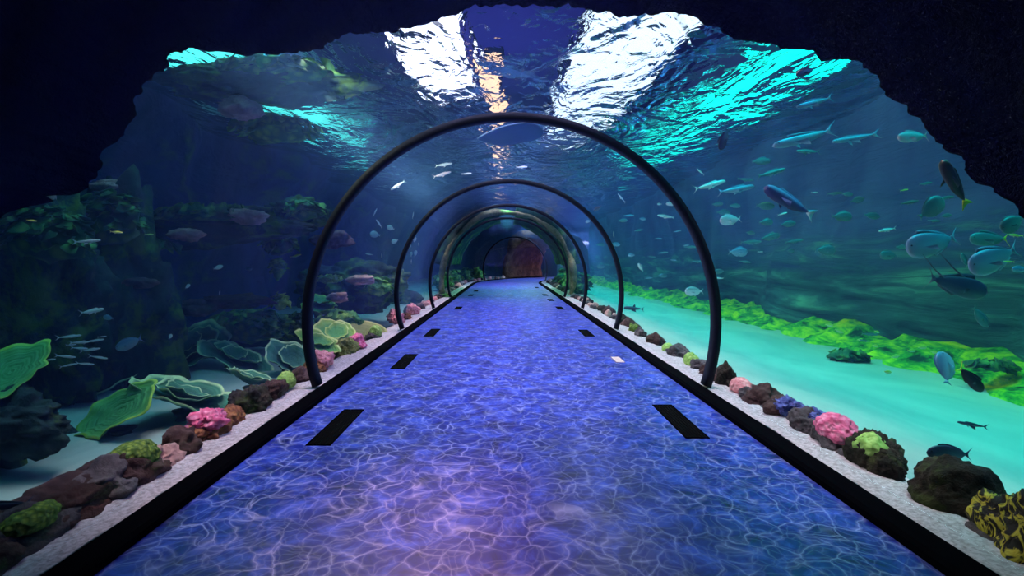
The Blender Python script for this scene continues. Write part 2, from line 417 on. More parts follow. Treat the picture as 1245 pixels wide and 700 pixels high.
for i in range(na + 1):
    a = aA + (aB - aA) * i / na; ye = edge_y(a) + .035 * fbm((a * 9, 0, 0), 1.0) + .04 * fbm((a * 34, 2, 0), 1.0, 5)
    row = []
    for q in range(17):                       # inner face from behind the viewer to the lip
        y = -1.55 + (ye + 1.55) * (q / 16) ** .8
        r_ = RA + (.02 + .16 * (1 - smooth(.9, 1, q / 16))) * (1 + .8 * fbm((a * 3, y * 1.3, 0), 1.6))
        row.append((r_, y))
    for q in range(1, 9):                     # lip and outer face
        r_ = RA + .02 + 1.1 * q / 8; y = ye + .25 * math.sin(q / 8 * 2.2) * (1 + .6 * fbm((a * 4, q, 2), .9)) - .5 * (q / 8) ** 3
        row.append((r_, y))
    for y in (1.2, 0, -1.55): row.append((RA + 1.5, y))
    cols = len(row)
    for r_, y in row: V.append((r_ * math.cos(a), y, max(-.1, ZC + r_ * math.sin(a))))
for i in range(na):
    for j in range(cols - 1): Fc.append((i * cols + j, i * cols + j + 1, (i + 1) * cols + j + 1, (i + 1) * cols + j))
tag(obj('rock_arch', mesh('rock_arch', V, Fc, M['rock_cave'])), 'huge black jagged rock arch framing the view overhead', 'rock arch')

# ------------------------------------------------------------------ rock and coral builders
_ico = {}
def ico(sub):
    if sub not in _ico:
        bm = bmesh.new(); bmesh.ops.create_icosphere(bm, subdivisions=sub, radius=1)
        _ico[sub] = ([v.co.copy() for v in bm.verts], [tuple(v.index for v in f.verts) for f in bm.faces]); bm.free()
    return _ico[sub]
def boulder_mesh(sx, sy, sz, seed, amp=.35, freq=1.1, sub=4, mat=None, flat=.0, lumps=0):
    V0, F0 = ico(sub); V = []
    for v in V0:
        d = 1 + amp * fbm(v, freq, 7, seed) + .12 * (abs(fbm(v, freq * 2.6, 4, seed + 4)) - .3) + lumps * abs(fbm(v, freq * 4, 2, seed + 9))
        p = Vector((v.x * sx * d, v.y * sy * d, v.z * sz * d))
        if p.z < -sz * .45: p.z = -sz * .45 + (p.z + sz * .45) * .2
        V.append(p)
    return mesh('rock', V, F0, mat)
def ground(px, py, z):
    y = F * (CAM.z - z) / (py - VY); return Vector((CAM.x + (px - VX) / F * y, y, z))
def boulder(name, px, py, wpx, hpx, mat, label, cat='rock', z=.0, seed=0, group=None, lumps=0, amp=.5, depth_ratio=1.35, y=None, minx=True, sub=5):
    """px,py is the foot of the stone; wpx,hpx its size in the photograph at that distance"""
    if y is None: p = ground(px, py, z); y = p.y
    else: p = Vector((CAM.x + (px - VX) / F * y, y, z))
    w = wpx / F * y / 2; h = hpx / F * y
    rx = max(.05, min(w, .3 * (1.0 if abs(p.x) < 2.6 else 5)))
    sgn = 1 if p.x > 0 else -1
    if minx and abs(p.x) < 2.7 and y < S1:
        p.x = sgn * max(abs(p.x), 2.06 + rx * .85)
    me = boulder_mesh(rx, w * depth_ratio, h * .66, seed or random.randint(1, 999), amp, 1.1, sub, mat, lumps=lumps)
    o = obj(name, me, None, (p.x, p.y, z + h * .28)); o.rotation_euler = (0, 0, random.uniform(-.2, .2))
    return tag(o, label, cat, group)

def disc(rad, cup, ruf, k, seed, th=.02, spiral=0, nr=14, ns=72, arc=2 * PI, mat=None):
    V = []; A = []
    for lay in (0, 1):
        for i in range(nr + 1):
            r = i / nr
            for j in range(ns):
                a = arc * j / ns
                rr = rad * r * (1 + .14 * math.sin(2 * a + seed) + .07 * math.sin(5 * a + seed * 2) + .035 * math.sin(11 * a + seed))
                z = cup * rad * r ** 1.6 + ruf * rad * r ** 3 * (math.sin(k * a + seed) + .5 * math.sin((k * 2 + 1) * a + seed * 3)) + .02 * rad * math.sin(r * 26 + seed)
                V.append((rr * math.cos(a), rr * math.sin(a), z - lay * th * (1 - .6 * r))); A.append(r)
    Fc = []
    m = ns * (nr + 1)
    for lay in (0, 1):
        for i in range(nr):
            for j in range(ns):
                q = (lay * m + i * ns + j, lay * m + i * ns + (j + 1) % ns, lay * m + (i + 1) * ns + (j + 1) % ns, lay * m + (i + 1) * ns + j)
                Fc.append(q if lay == 0 else q[::-1])
    for j in range(ns): Fc.append((nr * ns + j, nr * ns + (j + 1) % ns, m + nr * ns + (j + 1) % ns, m + nr * ns + j))
    me = bpy.data.meshes.new('plate'); me.from_pydata(V, [], Fc); me.update()
    at = me.attributes.new('rim', 'FLOAT', 'POINT'); at.data.foreach_set('value', A)
    me.polygons.foreach_set('use_smooth', [True] * len(me.polygons)); me.materials.append(mat)
    return me
def plate_mat(name, inner, mid, rim):
    t = NT(name); a = t.new('Attribute', _attribute_name='rim')
    c = t.ramp(a.outputs['Fac'], [(0, inner), (.6, inner), (.9, mid), (.965, rim), (1, rim)])
    n = t.noise(t.coord(), 14, 5); c = t.mix(t.ramp(n, [(.4, 0.0), (.75, .5)]), c, inner)
    rd = t.math('SINE', t.math('MULTIPLY', a.outputs['Fac'], 60))
    return t.finish(c, .6, t.bump(t.math('ADD', n, t.math('MULTIPLY', rd, .15)), .4, .02), .3)
M['plate'] = plate_mat('green plate coral', (.03, .15, .11), (.07, .3, .17), (.6, .9, .45))
M['plate_bright'] = plate_mat('bright green plate coral', (.06, .3, .10), (.12, .42, .1), (.4, .65, .08))
M['plate_lime'] = plate_mat('lime plate coral', (.1, .38, .1), (.35, .6, .1), (.75, .9, .3))
M['plate_olive'] = plate_mat('olive plate coral rim', (.2, .22, .06), (.35, .36, .1), (.6, .6, .25))

def plate_coral(px, py, wpx, y, tilt, rz, mat, label, seed, whorls=2, cup=.25, sx=1.0, sy=1.0, group='green plate corals on the left'):
    p = Vector((CAM.x + (px - VX) / F * y, y, CAM.z + (VY - py) / F * y)); rad = wpx / F * y / 2
    root = empty('plate_coral', (p.x, p.y, 0), 0)
    o = obj('plate', disc(rad, cup, .06, 5, seed, .03 * rad, mat=mat), root, (0, 0, p.z))
    o.rotation_euler = (tilt[0], tilt[1], rz); o.scale = (sx, sy, 1)
    for i in range(whorls):
        f = .62 - .24 * i
        w = obj('whorl', disc(rad * f, .42, .09, 4, seed + 2 + i, .03 * rad, mat=mat), o, ((.12 - .1 * i) * rad, (.05 + .06 * i) * rad, (.10 + .10 * i) * rad))
        w.rotation_euler = (.08 * i, -.06, seed + i * 2)
    # stalk that carries the plate
    V = []; Fc = []; n = 14; hs = 7
    for i in range(hs + 1):
        q = i / hs; z = -.12 + (p.z + .12 - (.14 if whorls else .42) * rad) * q; r_ = rad * (.42 - .30 * math.sin(q * PI * .8) * .9 + .10 * q)
        for j in range(n):
            a = 2 * PI * j / n; rr = r_ * (1 + .3 * fbm((math.cos(a), math.sin(a), q * 2), 1.3, 3, seed)); V.append((rr * math.cos(a), rr * math.sin(a), z))
    for i in range(hs):
        for j in range(n): Fc.append((i * n + j, i * n + (j + 1) % n, (i + 1) * n + (j + 1) % n, (i + 1) * n + j))
    Fc.append(tuple(hs * n + j for j in range(n)))
    obj('stalk', mesh('stalk', V, Fc, M['rock_moss']), root)
    return tag(root, label, 'coral', group)

def leafy_mesh(rx, ry, rz, n, leaf, mat, seed):
    rnd = random.Random(seed); V = []; Fc = []
    V0, F0 = ico(2)
    for v in V0:
        d = .8 * (1 + .4 * fbm(v, 1.5, 3, seed)); V.append((v.x * rx * d, v.y * ry * d, v.z * rz * d))
    Fc += list(F0)
    for i in range(n):
        a = rnd.uniform(0, 2 * PI); b = rnd.uniform(-.3, 1); d = Vector((math.cos(a) * math.sqrt(1 - b * b), math.sin(a) * math.sqrt(1 - b * b), b))
        c = Vector((d.x * rx, d.y * ry, d.z * rz)) * rnd.uniform(.7, 1.05)
        up = (d + Vector((0, 0, .9)) + Vector((rnd.uniform(-.5, .5), rnd.uniform(-.5, .5), 0))).normalized()
        s1 = up.orthogonal().normalized(); s2 = up.cross(s1); ph = rnd.uniform(0, 6); L = leaf * rnd.uniform(.6, 1.4)
        k = len(V); m = 9
        V.append(c - up * L * .2)
        for lay in (0, 1):
            for j in range(m):
                t_ = 2 * PI * j / m; q = c + (s1 * math.cos(t_) + s2 * math.sin(t_)) * L * (1 + .25 * math.sin(3 * t_ + ph)) + up * (L * (.35 + .2 * math.sin(2 * t_ + ph)) - lay * L * .09)
                V.append(q)
        V.append(c - up * L * .3)
        for j in range(m):
            j2 = (j + 1) % m
            Fc.append((k, k + 1 + j, k + 1 + j2)); Fc.append((k + 1 + j, k + 1 + m + j, k + 1 + m + j2, k + 1 + j2)); Fc.append((k + 1 + 2 * m, k + 1 + m + j2, k + 1 + m + j))
    return mesh('leafy', V, Fc, mat)
def leafy(px, py, wpx, hpx, y, mat, label, seed, n=60, leaf=.09, name='leafy_coral', group=None, k=.6):
    p = Vector((CAM.x + (px - VX) / F * y, y, CAM.z + (VY - py) / F * y))
    w = wpx / F * y / 2; h = hpx / F * y / 2
    o = obj(name, leafy_mesh(w, w * k, h, n, leaf, mat, seed), None, p)
    return tag(o, label, 'coral', group)

# ------------------------------------------------------------------ fish
KINDS = {   # half height, half width, position of the greatest depth, tail spread, tail fork, dorsal height
 'deep': (.235, .07, .36, .17, .55, .10), 'jack': (.165, .06, .36, .19, .70, .09), 'slim': (.068, .05, .34, .13, .75, .06),
 'needle': (.05, .035, .34, .10, .7, .035), 'round': (.30, .09, .40, .13, .3, .07), 'surgeon': (.19, .055, .42, .15, .6, .05), 'cigar': (.115, .075, .33, .12, .35, .05), 'shark': (.085, .08, .34, .18, .6, .12)}
def prism(V, Fc, pts, th, place):
    """thin solid fin: outline pts (u,v), thickest at its first point"""
    k = len(V); n = len(pts)
    for s in (1, -1):
        for i, (u, v) in enumerate(pts): V.append(place(u, v, s * th * (1 if i in (0, n - 1) else .45)))
    Fc.append(tuple(k + i for i in range(n))); Fc.append(tuple(k + n + i for i in range(n))[::-1])
    for i in range(n): Fc.append((k + i, k + n + i, k + n + (i + 1) % n, k + (i + 1) % n))
_fish = {}
def fish_meshes(kind, mat, tailmat=None):
    key = (kind, mat, tailmat)
    if key in _fish: return _fish[key]
    H, W, pk, ts, fk, dh = KINDS[kind]
    V = []; Fc = []; ns, nr = 18, 14
    def prof(t):      # t 0 nose .. 1 peduncle
        e = math.log(.5) / math.log(pk); b = math.sin(PI * t ** e)
        return max(.14 * (1 if t > .5 else 0), b ** .72 if b > 0 else 0)
    V.append((.5, 0, -.01))
    for i in range(1, ns + 1):
        t_ = i / ns; x = .5 - .86 * t_; f = prof(t_ * .985)
        hh = max(.018, H * f); ww = max(.009, W * (f ** .9) * (1 - .35 * t_))
        zc = -.012 * math.sin(PI * t_) if kind != 'shark' else .01
        for j in range(nr):
            a = 2 * PI * j / nr; V.append((x, ww * math.cos(a), zc + hh * math.sin(a)))
    for j in range(nr): Fc.append((0, 1 + j, 1 + (j + 1) % nr))
    for i in range(ns - 1):
        for j in range(nr): Fc.append((1 + i * nr + j, 1 + (i + 1) * nr + j, 1 + (i + 1) * nr + (j + 1) % nr, 1 + i * nr + (j + 1) % nr))
    Fc.append(tuple(1 + (ns - 1) * nr + j for j in range(nr)))
    flat = lambda u, v, s: (u, s, v)
    nb = len(Fc)
    # forked tail
    prism(V, Fc, [(-.34, .022), (-.40, .06), (-.5, ts), (-.5 + .11 * fk, ts * .45), (-.5 + .15 * fk, 0), (-.5 + .11 * fk, -ts * .45), (-.5, -ts), (-.40, -.06), (-.34, -.022)], .010, flat)
    nt = len(Fc)
    if kind == 'shark':
        prism(V, Fc, [(.08, H * .8), (0.0, H + dh), (-.04, H + dh * .9), (-.05, H * .75)], .01, flat)
        prism(V, Fc, [(-.2, H * .35), (-.25, H * .35 + .04), (-.27, H * .3)], .006, flat)
    else:
        n = 7; top = []
        for i in range(n + 1):
            t_ = .28 + .62 * i / n; top.append((.5 - .86 * t_, H * prof(t_) - .012))
        crest = [(x - .03, z + .6 * dh * (1 - .75 * i / n) + .005) for i, (x, z) in enumerate(top)]
        prism(V, Fc, top + crest[::-1], .006, flat)
        bot = []
        for i in range(5):
            t_ = .58 + .32 * i / 4; bot.append((.5 - .86 * t_, -H * prof(t_) - .0))
        prism(V, Fc, bot + [(x - .03, z - .6 * dh * (.8 - .12 * i)) for i, (x, z) in enumerate(bot)][::-1], .006, flat)
    me = mesh('fish_body', V, Fc, mat)
    if tailmat:
        me.materials.append(tailmat)
        for p in me.polygons:
            if p.center.x < -.37: p.material_index = 1
    fins = []
    for s in (1, -1):
        V = []; Fc = []; L = .17 if kind != 'shark' else .24
        prism(V, Fc, [(.18, -.02), (.13 - L * .3, -.05 - L * .25), (.18 - L, -.06 - L * .35), (.12 - L * .5, -.02)], .005, lambda u, v, q, s=s: (u, s * (W * .85 + (.18 - u) * .55) + q, v - .01))
        fins.append(mesh('fin', V, Fc, mat, False))
    eyes = []
    for s in (1, -1):
        V0, F0 = ico(2); r_ = .017 if kind not in ('needle', 'slim') else .011
        eyes.append(mesh('eye', [(.405 + v.x * r_, s * W * .60 + v.y * r_ * .6, H * .20 + v.z * r_) for v in V0], F0, M['eye']))
    _fish[key] = (me, fins, eyes); return _fish[key]
def fish(px, py, L, ang, kind, col, label, k=.4, group=None, yaw=0, flip=False, tail=None, name='fish', y=None, cat='fish', parts=None):
    """a fish L pixels long at px,py; k says how far it swims between the acrylic and the tank's far side"""
    yh, _, _ = hit_cyl(px, py, R + .3)
    dx, dz = (px - VX) / F, (VY - py) / F
    far = 60
    if abs(dx) > 1e-3: far = min(far, (4.9 + (CAM.x if dx < 0 else -CAM.x)) / abs(dx))
    if dz > 0: far = min(far, (SURF - .25 - CAM.z) / dz)
    if dz < 0: far = min(far, (CAM.z - .12) / -dz)
    if y is None: y = yh + k * max(.2, far - yh)
    a = math.radians(ang)
    Xv = Vector((math.cos(a), 0, math.sin(a))); Zv = Vector((-math.sin(a), 0, math.cos(a)))
    if Zv.z < 0: Zv = -Zv
    if flip: Zv = -Zv
    Yv = Zv.cross(Xv)
    if kind == 'face':
        kind = 'round'
    m = Matrix((Xv, Yv, Zv)).transposed().to_4x4()
    m = m @ Matrix.Rotation(math.radians(yaw), 4, 'Z')
    size = L / F * y / max(.35, abs(math.cos(math.radians(yaw))))
    me, fins, eyes = fish_meshes(kind, FM[col], FM[tail] if tail else None)
    o = obj(name, me); o.matrix_world = Matrix.Translation((CAM.x + dx * y, y, CAM.z + dz * y)) @ m @ Matrix.Diagonal((size, size, size, 1))
    if parts is None: parts = L >= 15
    if parts:
        for f in fins: obj('pectoral_fin', f, o)
        for e in eyes: obj('eye', e, o)
    return tag(o, label, cat, group)

# ---- right side, larger
fish(960, 245, 72, 150, 'cigar', 'purple', 'large dark violet fish swimming up and away, just right of the nearest arch rib', .3, tail='pinkish')
fish(888, 267, 27, 185, 'deep', 'pinkish', 'shiny pinkish white fish close below left of the large violet fish', .4)
fish(978, 167, 82, 195, 'slim', 'blue', 'long pale blue slender fish, largest of those below the rock arch at right', .4)
fish(991, 124, 48, 195, 'slim', 'blue', 'pale blue slender fish at the border of the green water, upper right', .5)
fish(1041, 167, 62, 190, 'needle', 'blue', 'faint long thin blue fish trailing right of the largest slender one', .5)
fish(983, 184, 31, 178, 'slim', 'teal', 'small glinting fish just beneath the largest slender blue fish', .5)
fish(980, 87, 27, 200, 'jack', 'navy', 'small dark fish silhouetted near the rock arch against green water', .4)
fish(880, 168, 30, 252, 'jack', 'dark', 'blackish fish pointing steeply down before the turquoise water', .4)
fish(1110, 166, 39, 184, 'jack', 'pinkish', 'pink and silver fish tight against the jagged edge of the rock arch', .35)
fish(1161, 223, 70, 128, 'cigar', 'dark', 'black fish with a yellow tail under the right flank of the rock arch', .2, tail='yellowfin', yaw=10)
fish(937, 210, 38, 15, 'slim', 'teal', 'pale thin fish swimming right, above the large violet fish', .5)
fish(862, 225, 42, 15, 'slim', 'silver', 'thin silver fish nose up, just outside the shoulder of the nearest arch rib', .5)
fish(894, 230, 48, 10, 'slim', 'blue', 'soft blue thin fish with pale snout, second from the arch rib', .6)
fish(852, 209, 13, 140, 'slim', 'silver', 'little curved silver fish above the thin silver one by the nearest rib', .5)
fish(1132, 253, 38, 38, 'round', 'teal', 'round teal disc shaped fish tilted nose up, below the pink and silver fish', .3)
fish(1133, 295, 66, 194, 'deep', 'blue', 'large pale violet blue deep bodied fish swimming left with thin tail', .25)
fish(1079, 279, 23, 190, 'slim', 'white', 'bright white slim fish left of the large deep bodied fish', .35)
fish(1081, 310, 23, 180, 'deep', 'teal', 'teal oval fish below the bright white slim fish', .5)
fish(1099, 231, 11, 10, 'slim', 'yellow', 'tiny pale yellow fish alone above the round teal disc fish', .4)
fish(1125, 223, 18, 8, 'slim', 'teal', 'small teal fish left of the black yellow tailed fish', .5)
fish(1208, 314, 66, 202, 'deep', 'blue', 'large pale blue deep bodied fish near the right border with raised thin tail', .25)
fish(1173, 316, 19, 115, 'surgeon', 'teal', 'small upright teal fish between the two large deep bodied fish', .4)
fish(1231, 271, 34, 212, 'round', 'teal', 'round pale teal fish directly under the lowest tip of the rock arch', .3)
fish(1203, 290, 50, 180, 'jack', 'teal', 'blurry teal fish with yellowish tail above the right deep bodied fish', .5, tail='yellowfin')
fish(1236, 286, 20, 175, 'slim', 'yellow', 'bright yellow slim fish at the right border', .25)
fish(1227, 318, 14, 178, 'slim', 'yellow', 'small yellow fish passing the tail of the right deep bodied fish', .25)
fish(1241, 327, 22, 180, 'jack', 'blue', 'blue fish cut by the right border below the deep bodied fish', .4)
def threadfish():
    o = fish(1163, 346, 78, -14, 'jack', 'navy', 'big dark navy fish with long trailing fin threads over the dark reef wall', .25, name='fish')
    V = []; Fc = []
    for (x0, z0, x1, z1) in ((.12, .12, -.38, .42), (-.22, .05, -.62, .33)):
        k = len(V)
        for (x, z, w_) in ((x0, z0, .02), ((x0 + x1) / 2, (z0 + z1) / 2 - .02, .011), (x1, z1, .003)):
            for a in range(5): V.append((x, w_ * math.cos(a * 1.2566), z + w_ * math.sin(a * 1.2566)))
        for i in range(2):
            for j in range(5): Fc.append((k + i * 5 + j, k + i * 5 + (j + 1) % 5, k + (i + 1) * 5 + (j + 1) % 5, k + (i + 1) * 5 + j))
    obj('fin_thread', mesh('fin_thread', V, Fc, FM['navy']), o)
threadfish()
fish(1192, 385, 32, -52, 'surgeon', 'teal', 'teal leaf shaped fish nose down below the dark fish with fin threads', .35)
fish(1149, 447, 38, 75, 'round', 'blue', 'round blue and white fish hovering over the green algae at right', .25, yaw=25)
fish(1180, 460, 44, -44, 'jack', 'dark', 'dark fish with yellow fins nose down beside the round blue and white fish', .25, tail='yellowfin')
fish(844, 354, 23, 180, 'deep', 'silver', 'pale grey fish seen alone inside the foot of the nearest arch rib', .3)
fish(931, 270, 18, 2, 'deep', 'teal', 'small teal fish under the belly of the large violet fish', .5)
fish(958, 272, 20, 8, 'surgeon', 'teal', 'small teal fish under the tail of the large violet fish', .5)
fish(1023, 263, 26, 0, 'deep', 'teal', 'teal fish swimming right, next after the tail of the large violet fish', .4)
fish(951, 260, 13, 16, 'slim', 'white', 'thin white glinting fish touching the tail side of the violet fish', .4)
fish(990, 234, 9, 0, 'slim', 'white', 'tiny white fish above the round tail of the violet fish', .4)
fish(912, 294, 28, 2, 'slim', 'teal', 'faint teal thin fish below the shiny pinkish white fish', .6)
fish(965, 293, 25, 8, 'slim', 'teal', 'faint teal thin fish, right one of the pair at the same height', .6)
fish(897, 306, 24, 0, 'deep', 'blue', 'dull blue grey fish under the faint thin pair', .5)
fish(924, 306, 8, 0, 'slim', 'silver', 'tiny bright fish between the dull blue grey fish and the round speck fish', .5)
fish(961, 305, 9, 0, 'round', 'teal', 'little round teal fish seen end on', .6)
fish(1003, 304, 26, 0, 'deep', 'teal', 'teal fish with clear tail swimming right above the green reef glow', .5)
fish(874, 338, 13, 178, 'slim', 'white', 'tiny white tipped fish touching the outside of the nearest arch rib', .4)
fish(839, 300, 18, 0, 'slim', 'teal', 'teal thin fish just inside the nearest arch rib, upper of two', .6)
fish(848, 318, 16, 0, 'slim', 'teal', 'teal thin fish just inside the nearest arch rib, lower of two', .6)
# ---- right side, inside the nearest arch rib
for (px, py, L, a, kd, cl, lb) in (
 (756, 241, 15, 130, 'needle', 'white', 'curved white slim fish between the first and second arch ribs'),
 (715, 269, 7, 200, 'deep', 'white', 'white speck of a fish just inside the second arch rib'),
 (727, 253, 13, 215, 'jack', 'navy', 'small dark fish crossing the shoulder of the second arch rib'),
 (816, 248, 13, 175, 'jack', 'pinkish', 'pinkish fish pressed against the inner side of the nearest arch rib'),
 (802, 248, 6, 180, 'deep', 'silver', 'tiny silver fish left of the pinkish fish by the nearest rib'),
 (810, 263, 22, 172, 'slim', 'silver', 'silver fish below the pinkish fish by the nearest rib'),
 (731, 324, 11, 180, 'deep', 'teal', 'small teal fish low beside the second arch rib'),
 (779, 325, 12, 120, 'surgeon', 'silver', 'small silver fish pointing upward between the two nearest ribs'),
 (786, 351, 10, 170, 'deep', 'teal', 'small teal fish just over the green seabed glow'),
 (768, 310, 9, 180, 'deep', 'blue', 'small blue fish left above the upward pointing silver one'),
 (771, 375, 26, 176, 'shark', 'navy', 'small dark shark resting low behind the second arch rib'),
 (746, 285, 8, 90, 'slim', 'silver', 'tiny upright silver fish beside the second arch rib'),
 (834, 298, 9, 5, 'slim', 'blue', 'tiny blue fish left of the two teal thin ones')):
    fish(px, py, L, a, kd, cl, lb, .35, cat='shark' if kd == 'shark' else 'fish', name='small_shark' if kd == 'shark' else 'fish')
rnd = random.Random(11)
for (px, py) in ((730, 297), (748, 297), (792, 312), (806, 307), (818, 316), (788, 338), (757, 268), (776, 280), (800, 290), (764, 262), (742, 340), (805, 335), (823, 281), (781, 266)):
    fish(px, py, rnd.uniform(8, 15), rnd.uniform(-6, 10), rnd.choice(['slim', 'surgeon']), rnd.choice(['blue', 'teal']), 'one of the faint blue and teal fish scattered between the two nearest arch ribs', rnd.uniform(.5, .8), 'faint fish between the two nearest ribs')
for (px, py) in ((872, 248), (879, 258), (893, 250), (930, 250), (1014, 235), (1030, 236), (905, 318), (1060, 262), (1042, 243), (1095, 300), (1105, 246), (1150, 262), (936, 288), (912, 283), (872, 330), (925, 196), (906, 218), (1150, 240), (1120, 312), (1135, 268)):
    fish(px, py, rnd.uniform(12, 26), rnd.uniform(-8, 14), rnd.choice(['slim', 'surgeon', 'jack']), 'teal', 'one of the faint teal fish scattered far off in the right tank', rnd.uniform(.6, .85), 'faint teal fish far off at right')
for (px, py) in ((1046, 413), (1064, 420), (1088, 433), (1108, 426), (1136, 428), (1066, 403), (1121, 422), (1020, 402), (1079, 452), (1008, 395)):
    fish(px, py, rnd.uniform(7, 12), rnd.uniform(-20, 10), 'surgeon', 'yellow', 'one of the tiny yellow green fish drifting over the algae bank at right', .5, 'tiny yellow fish over the algae')
fish(1057, 406, 22, -4, 'slim', 'teal', 'thin teal fish above the tiny yellow fish over the algae', .5)
fish(1052, 414, 15, 170, 'slim', 'teal', 'short teal fish closest under the thin teal one over the algae', .5)
fish(1154, 551, 56, 177, 'surgeon', 'navy', 'dark blue oval fish over the bright turquoise sand beside the big rock', .45)
fish(1076, 546, 30, 155, 'slim', 'teal', 'slim grey green fish low over the sand left of the dark blue fish', .12)
fish(1183, 516, 40, 170, 'needle', 'navy', 'thin dark shape lying over turquoise sand above the dark blue oval fish', .5)  # thin dark shape over the sand, drawn with the needle body
# ---- left side
fish(111, 378, 32, 10, 'slim', 'white', 'white green fish swimming right in the dark water at left', .3)
fish(132, 386, 13, 170, 'deep', 'blue', 'dim bluish fish just behind the white green fish', .4)
fish(157, 417, 36, 202, 'surgeon', 'blue', 'dim blue oval fish above the big green plate corals', .3)
for (px, py, L, a) in ((83, 409, 33, 6), (96, 416, 26, 3), (114, 414, 26, 8), (86, 419, 14, 4), (96, 423, 22, -3), (109, 425, 27, 8), (79, 433, 27, -5), (103, 442, 24, -4), (119, 434, 25, -8), (82, 444, 22, 12), (124, 409, 12, 6)):
    fish(px, py, L, a, 'needle', 'silver', 'one of the thin pale fish in the tight shoal left of the plate corals', .3 + .02 * rnd.random(), 'shoal of thin pale fish at left', parts=False)
fish(61, 437, 14, 5, 'slim', 'silver', 'short pale fish at the tip of the leftmost green plate coral', .3)
fish(207, 409, 7, 60, 'round', 'white', 'tiny round white fish above the upper plate coral', .3)
fish(265, 325, 13, 18, 'surgeon', 'white', 'small bright white oval fish before the dark cave at left', .35)
fish(302, 327, 9, 0, 'deep', 'blue', 'dull small fish right of the bright white oval fish', .45)
fish(267, 356, 6, 80, 'slim', 'white', 'tiny upright pale fish below the white oval fish', .4)
fish(228, 348, 8, 40, 'deep', 'white', 'tiny pale fish over the ledge beside the flat topped rock', .4)
fish(105, 293, 36, 4, 'needle', 'silver', 'thin pale fish before the twin mossy mounds at left', .2)
fish(181, 285, 12, 0, 'slim', 'yellow', 'small yellow fish right of the mossy mounds', .3)
fish(141, 282, 17, -5, 'slim', 'yellow', 'small yellow fish over the right mossy mound', .15)
fish(38, 268, 14, -5, 'slim', 'yellow', 'small dull yellow fish over the left mossy mound', .15)
fish(359, 311, 15, 14, 'slim', 'yellow', 'small yellowish fish left of the nearest arch rib', .3)
fish(313, 480, 26, 95, 'slim', 'orange', 'orange red fish upright over the small cupped plate coral', .0, y=4.75)
fish(8, 614, 72, 186, 'slim', 'navy', 'dark fish low over the sand cut by the left border', .12)
fish(149, 549, 15, 160, 'slim', 'navy', 'tiny dark fish over the sand below the long bright plate coral', .3)
for (px, py, L, a, kd, cl, lb) in (
 (484, 225, 22, 212, 'slim', 'silver', 'silver fish nose down left, highest of those left of the second rib'),
 (537, 212, 24, 16, 'slim', 'pinkish', 'pinkish slim fish above the crown of the second arch rib at left'),
 (539, 200, 22, 8, 'slim', 'silver', 'pale slim fish just above the pinkish slim fish'),
 (567, 211, 13, 5, 'slim', 'white', 'short white fish left of the ray over the second rib'),
 (634, 203, 15, 2, 'slim', 'white', 'short white fish beneath the ray'),
 (456, 258, 11, 65, 'slim', 'white', 'small upright white fish, upper left of the white cluster'),
 (461, 272, 13, 125, 'slim', 'white', 'small white fish slanting down toward the white cluster'),
 (475, 277, 10, 160, 'round', 'white', 'round white fish in the middle of the white cluster'),
 (456, 285, 13, 170, 'round', 'silver', 'broad grey white fish at the left of the white cluster'),
 (480, 293, 9, 200, 'round', 'white', 'round white fish at the bottom of the white cluster'),
 (504, 291, 7, 80, 'round', 'white', 'white fish just inside the second arch rib, uppermost'),
 (497, 300, 8, 60, 'round', 'blue', 'bluish fish just left of the second arch rib'),
 (505, 308, 8, 75, 'deep', 'white', 'white fish inside the second arch rib, second from the top'),
 (500, 309, 6, 85, 'deep', 'white', 'white fish inside the second arch rib touching its neighbour'),
 (500, 318, 6, 90, 'slim', 'white', 'white fish inside the second arch rib, lowest'),
 (509, 297, 5, 90, 'slim', 'white', 'white speck fish inside the second arch rib, rightmost'),
 (464, 311, 6, 90, 'slim', 'silver', 'tiny upright silver fish below the white cluster'),
 (449, 309, 10, 170, 'slim', 'silver', 'short silver fish lower left of the white cluster'),
 (502, 262, 9, 80, 'slim', 'silver', 'thin upright fish over the shoulder of the second arch rib')):
    fish(px, py, L, a, kd, cl, lb, .35)

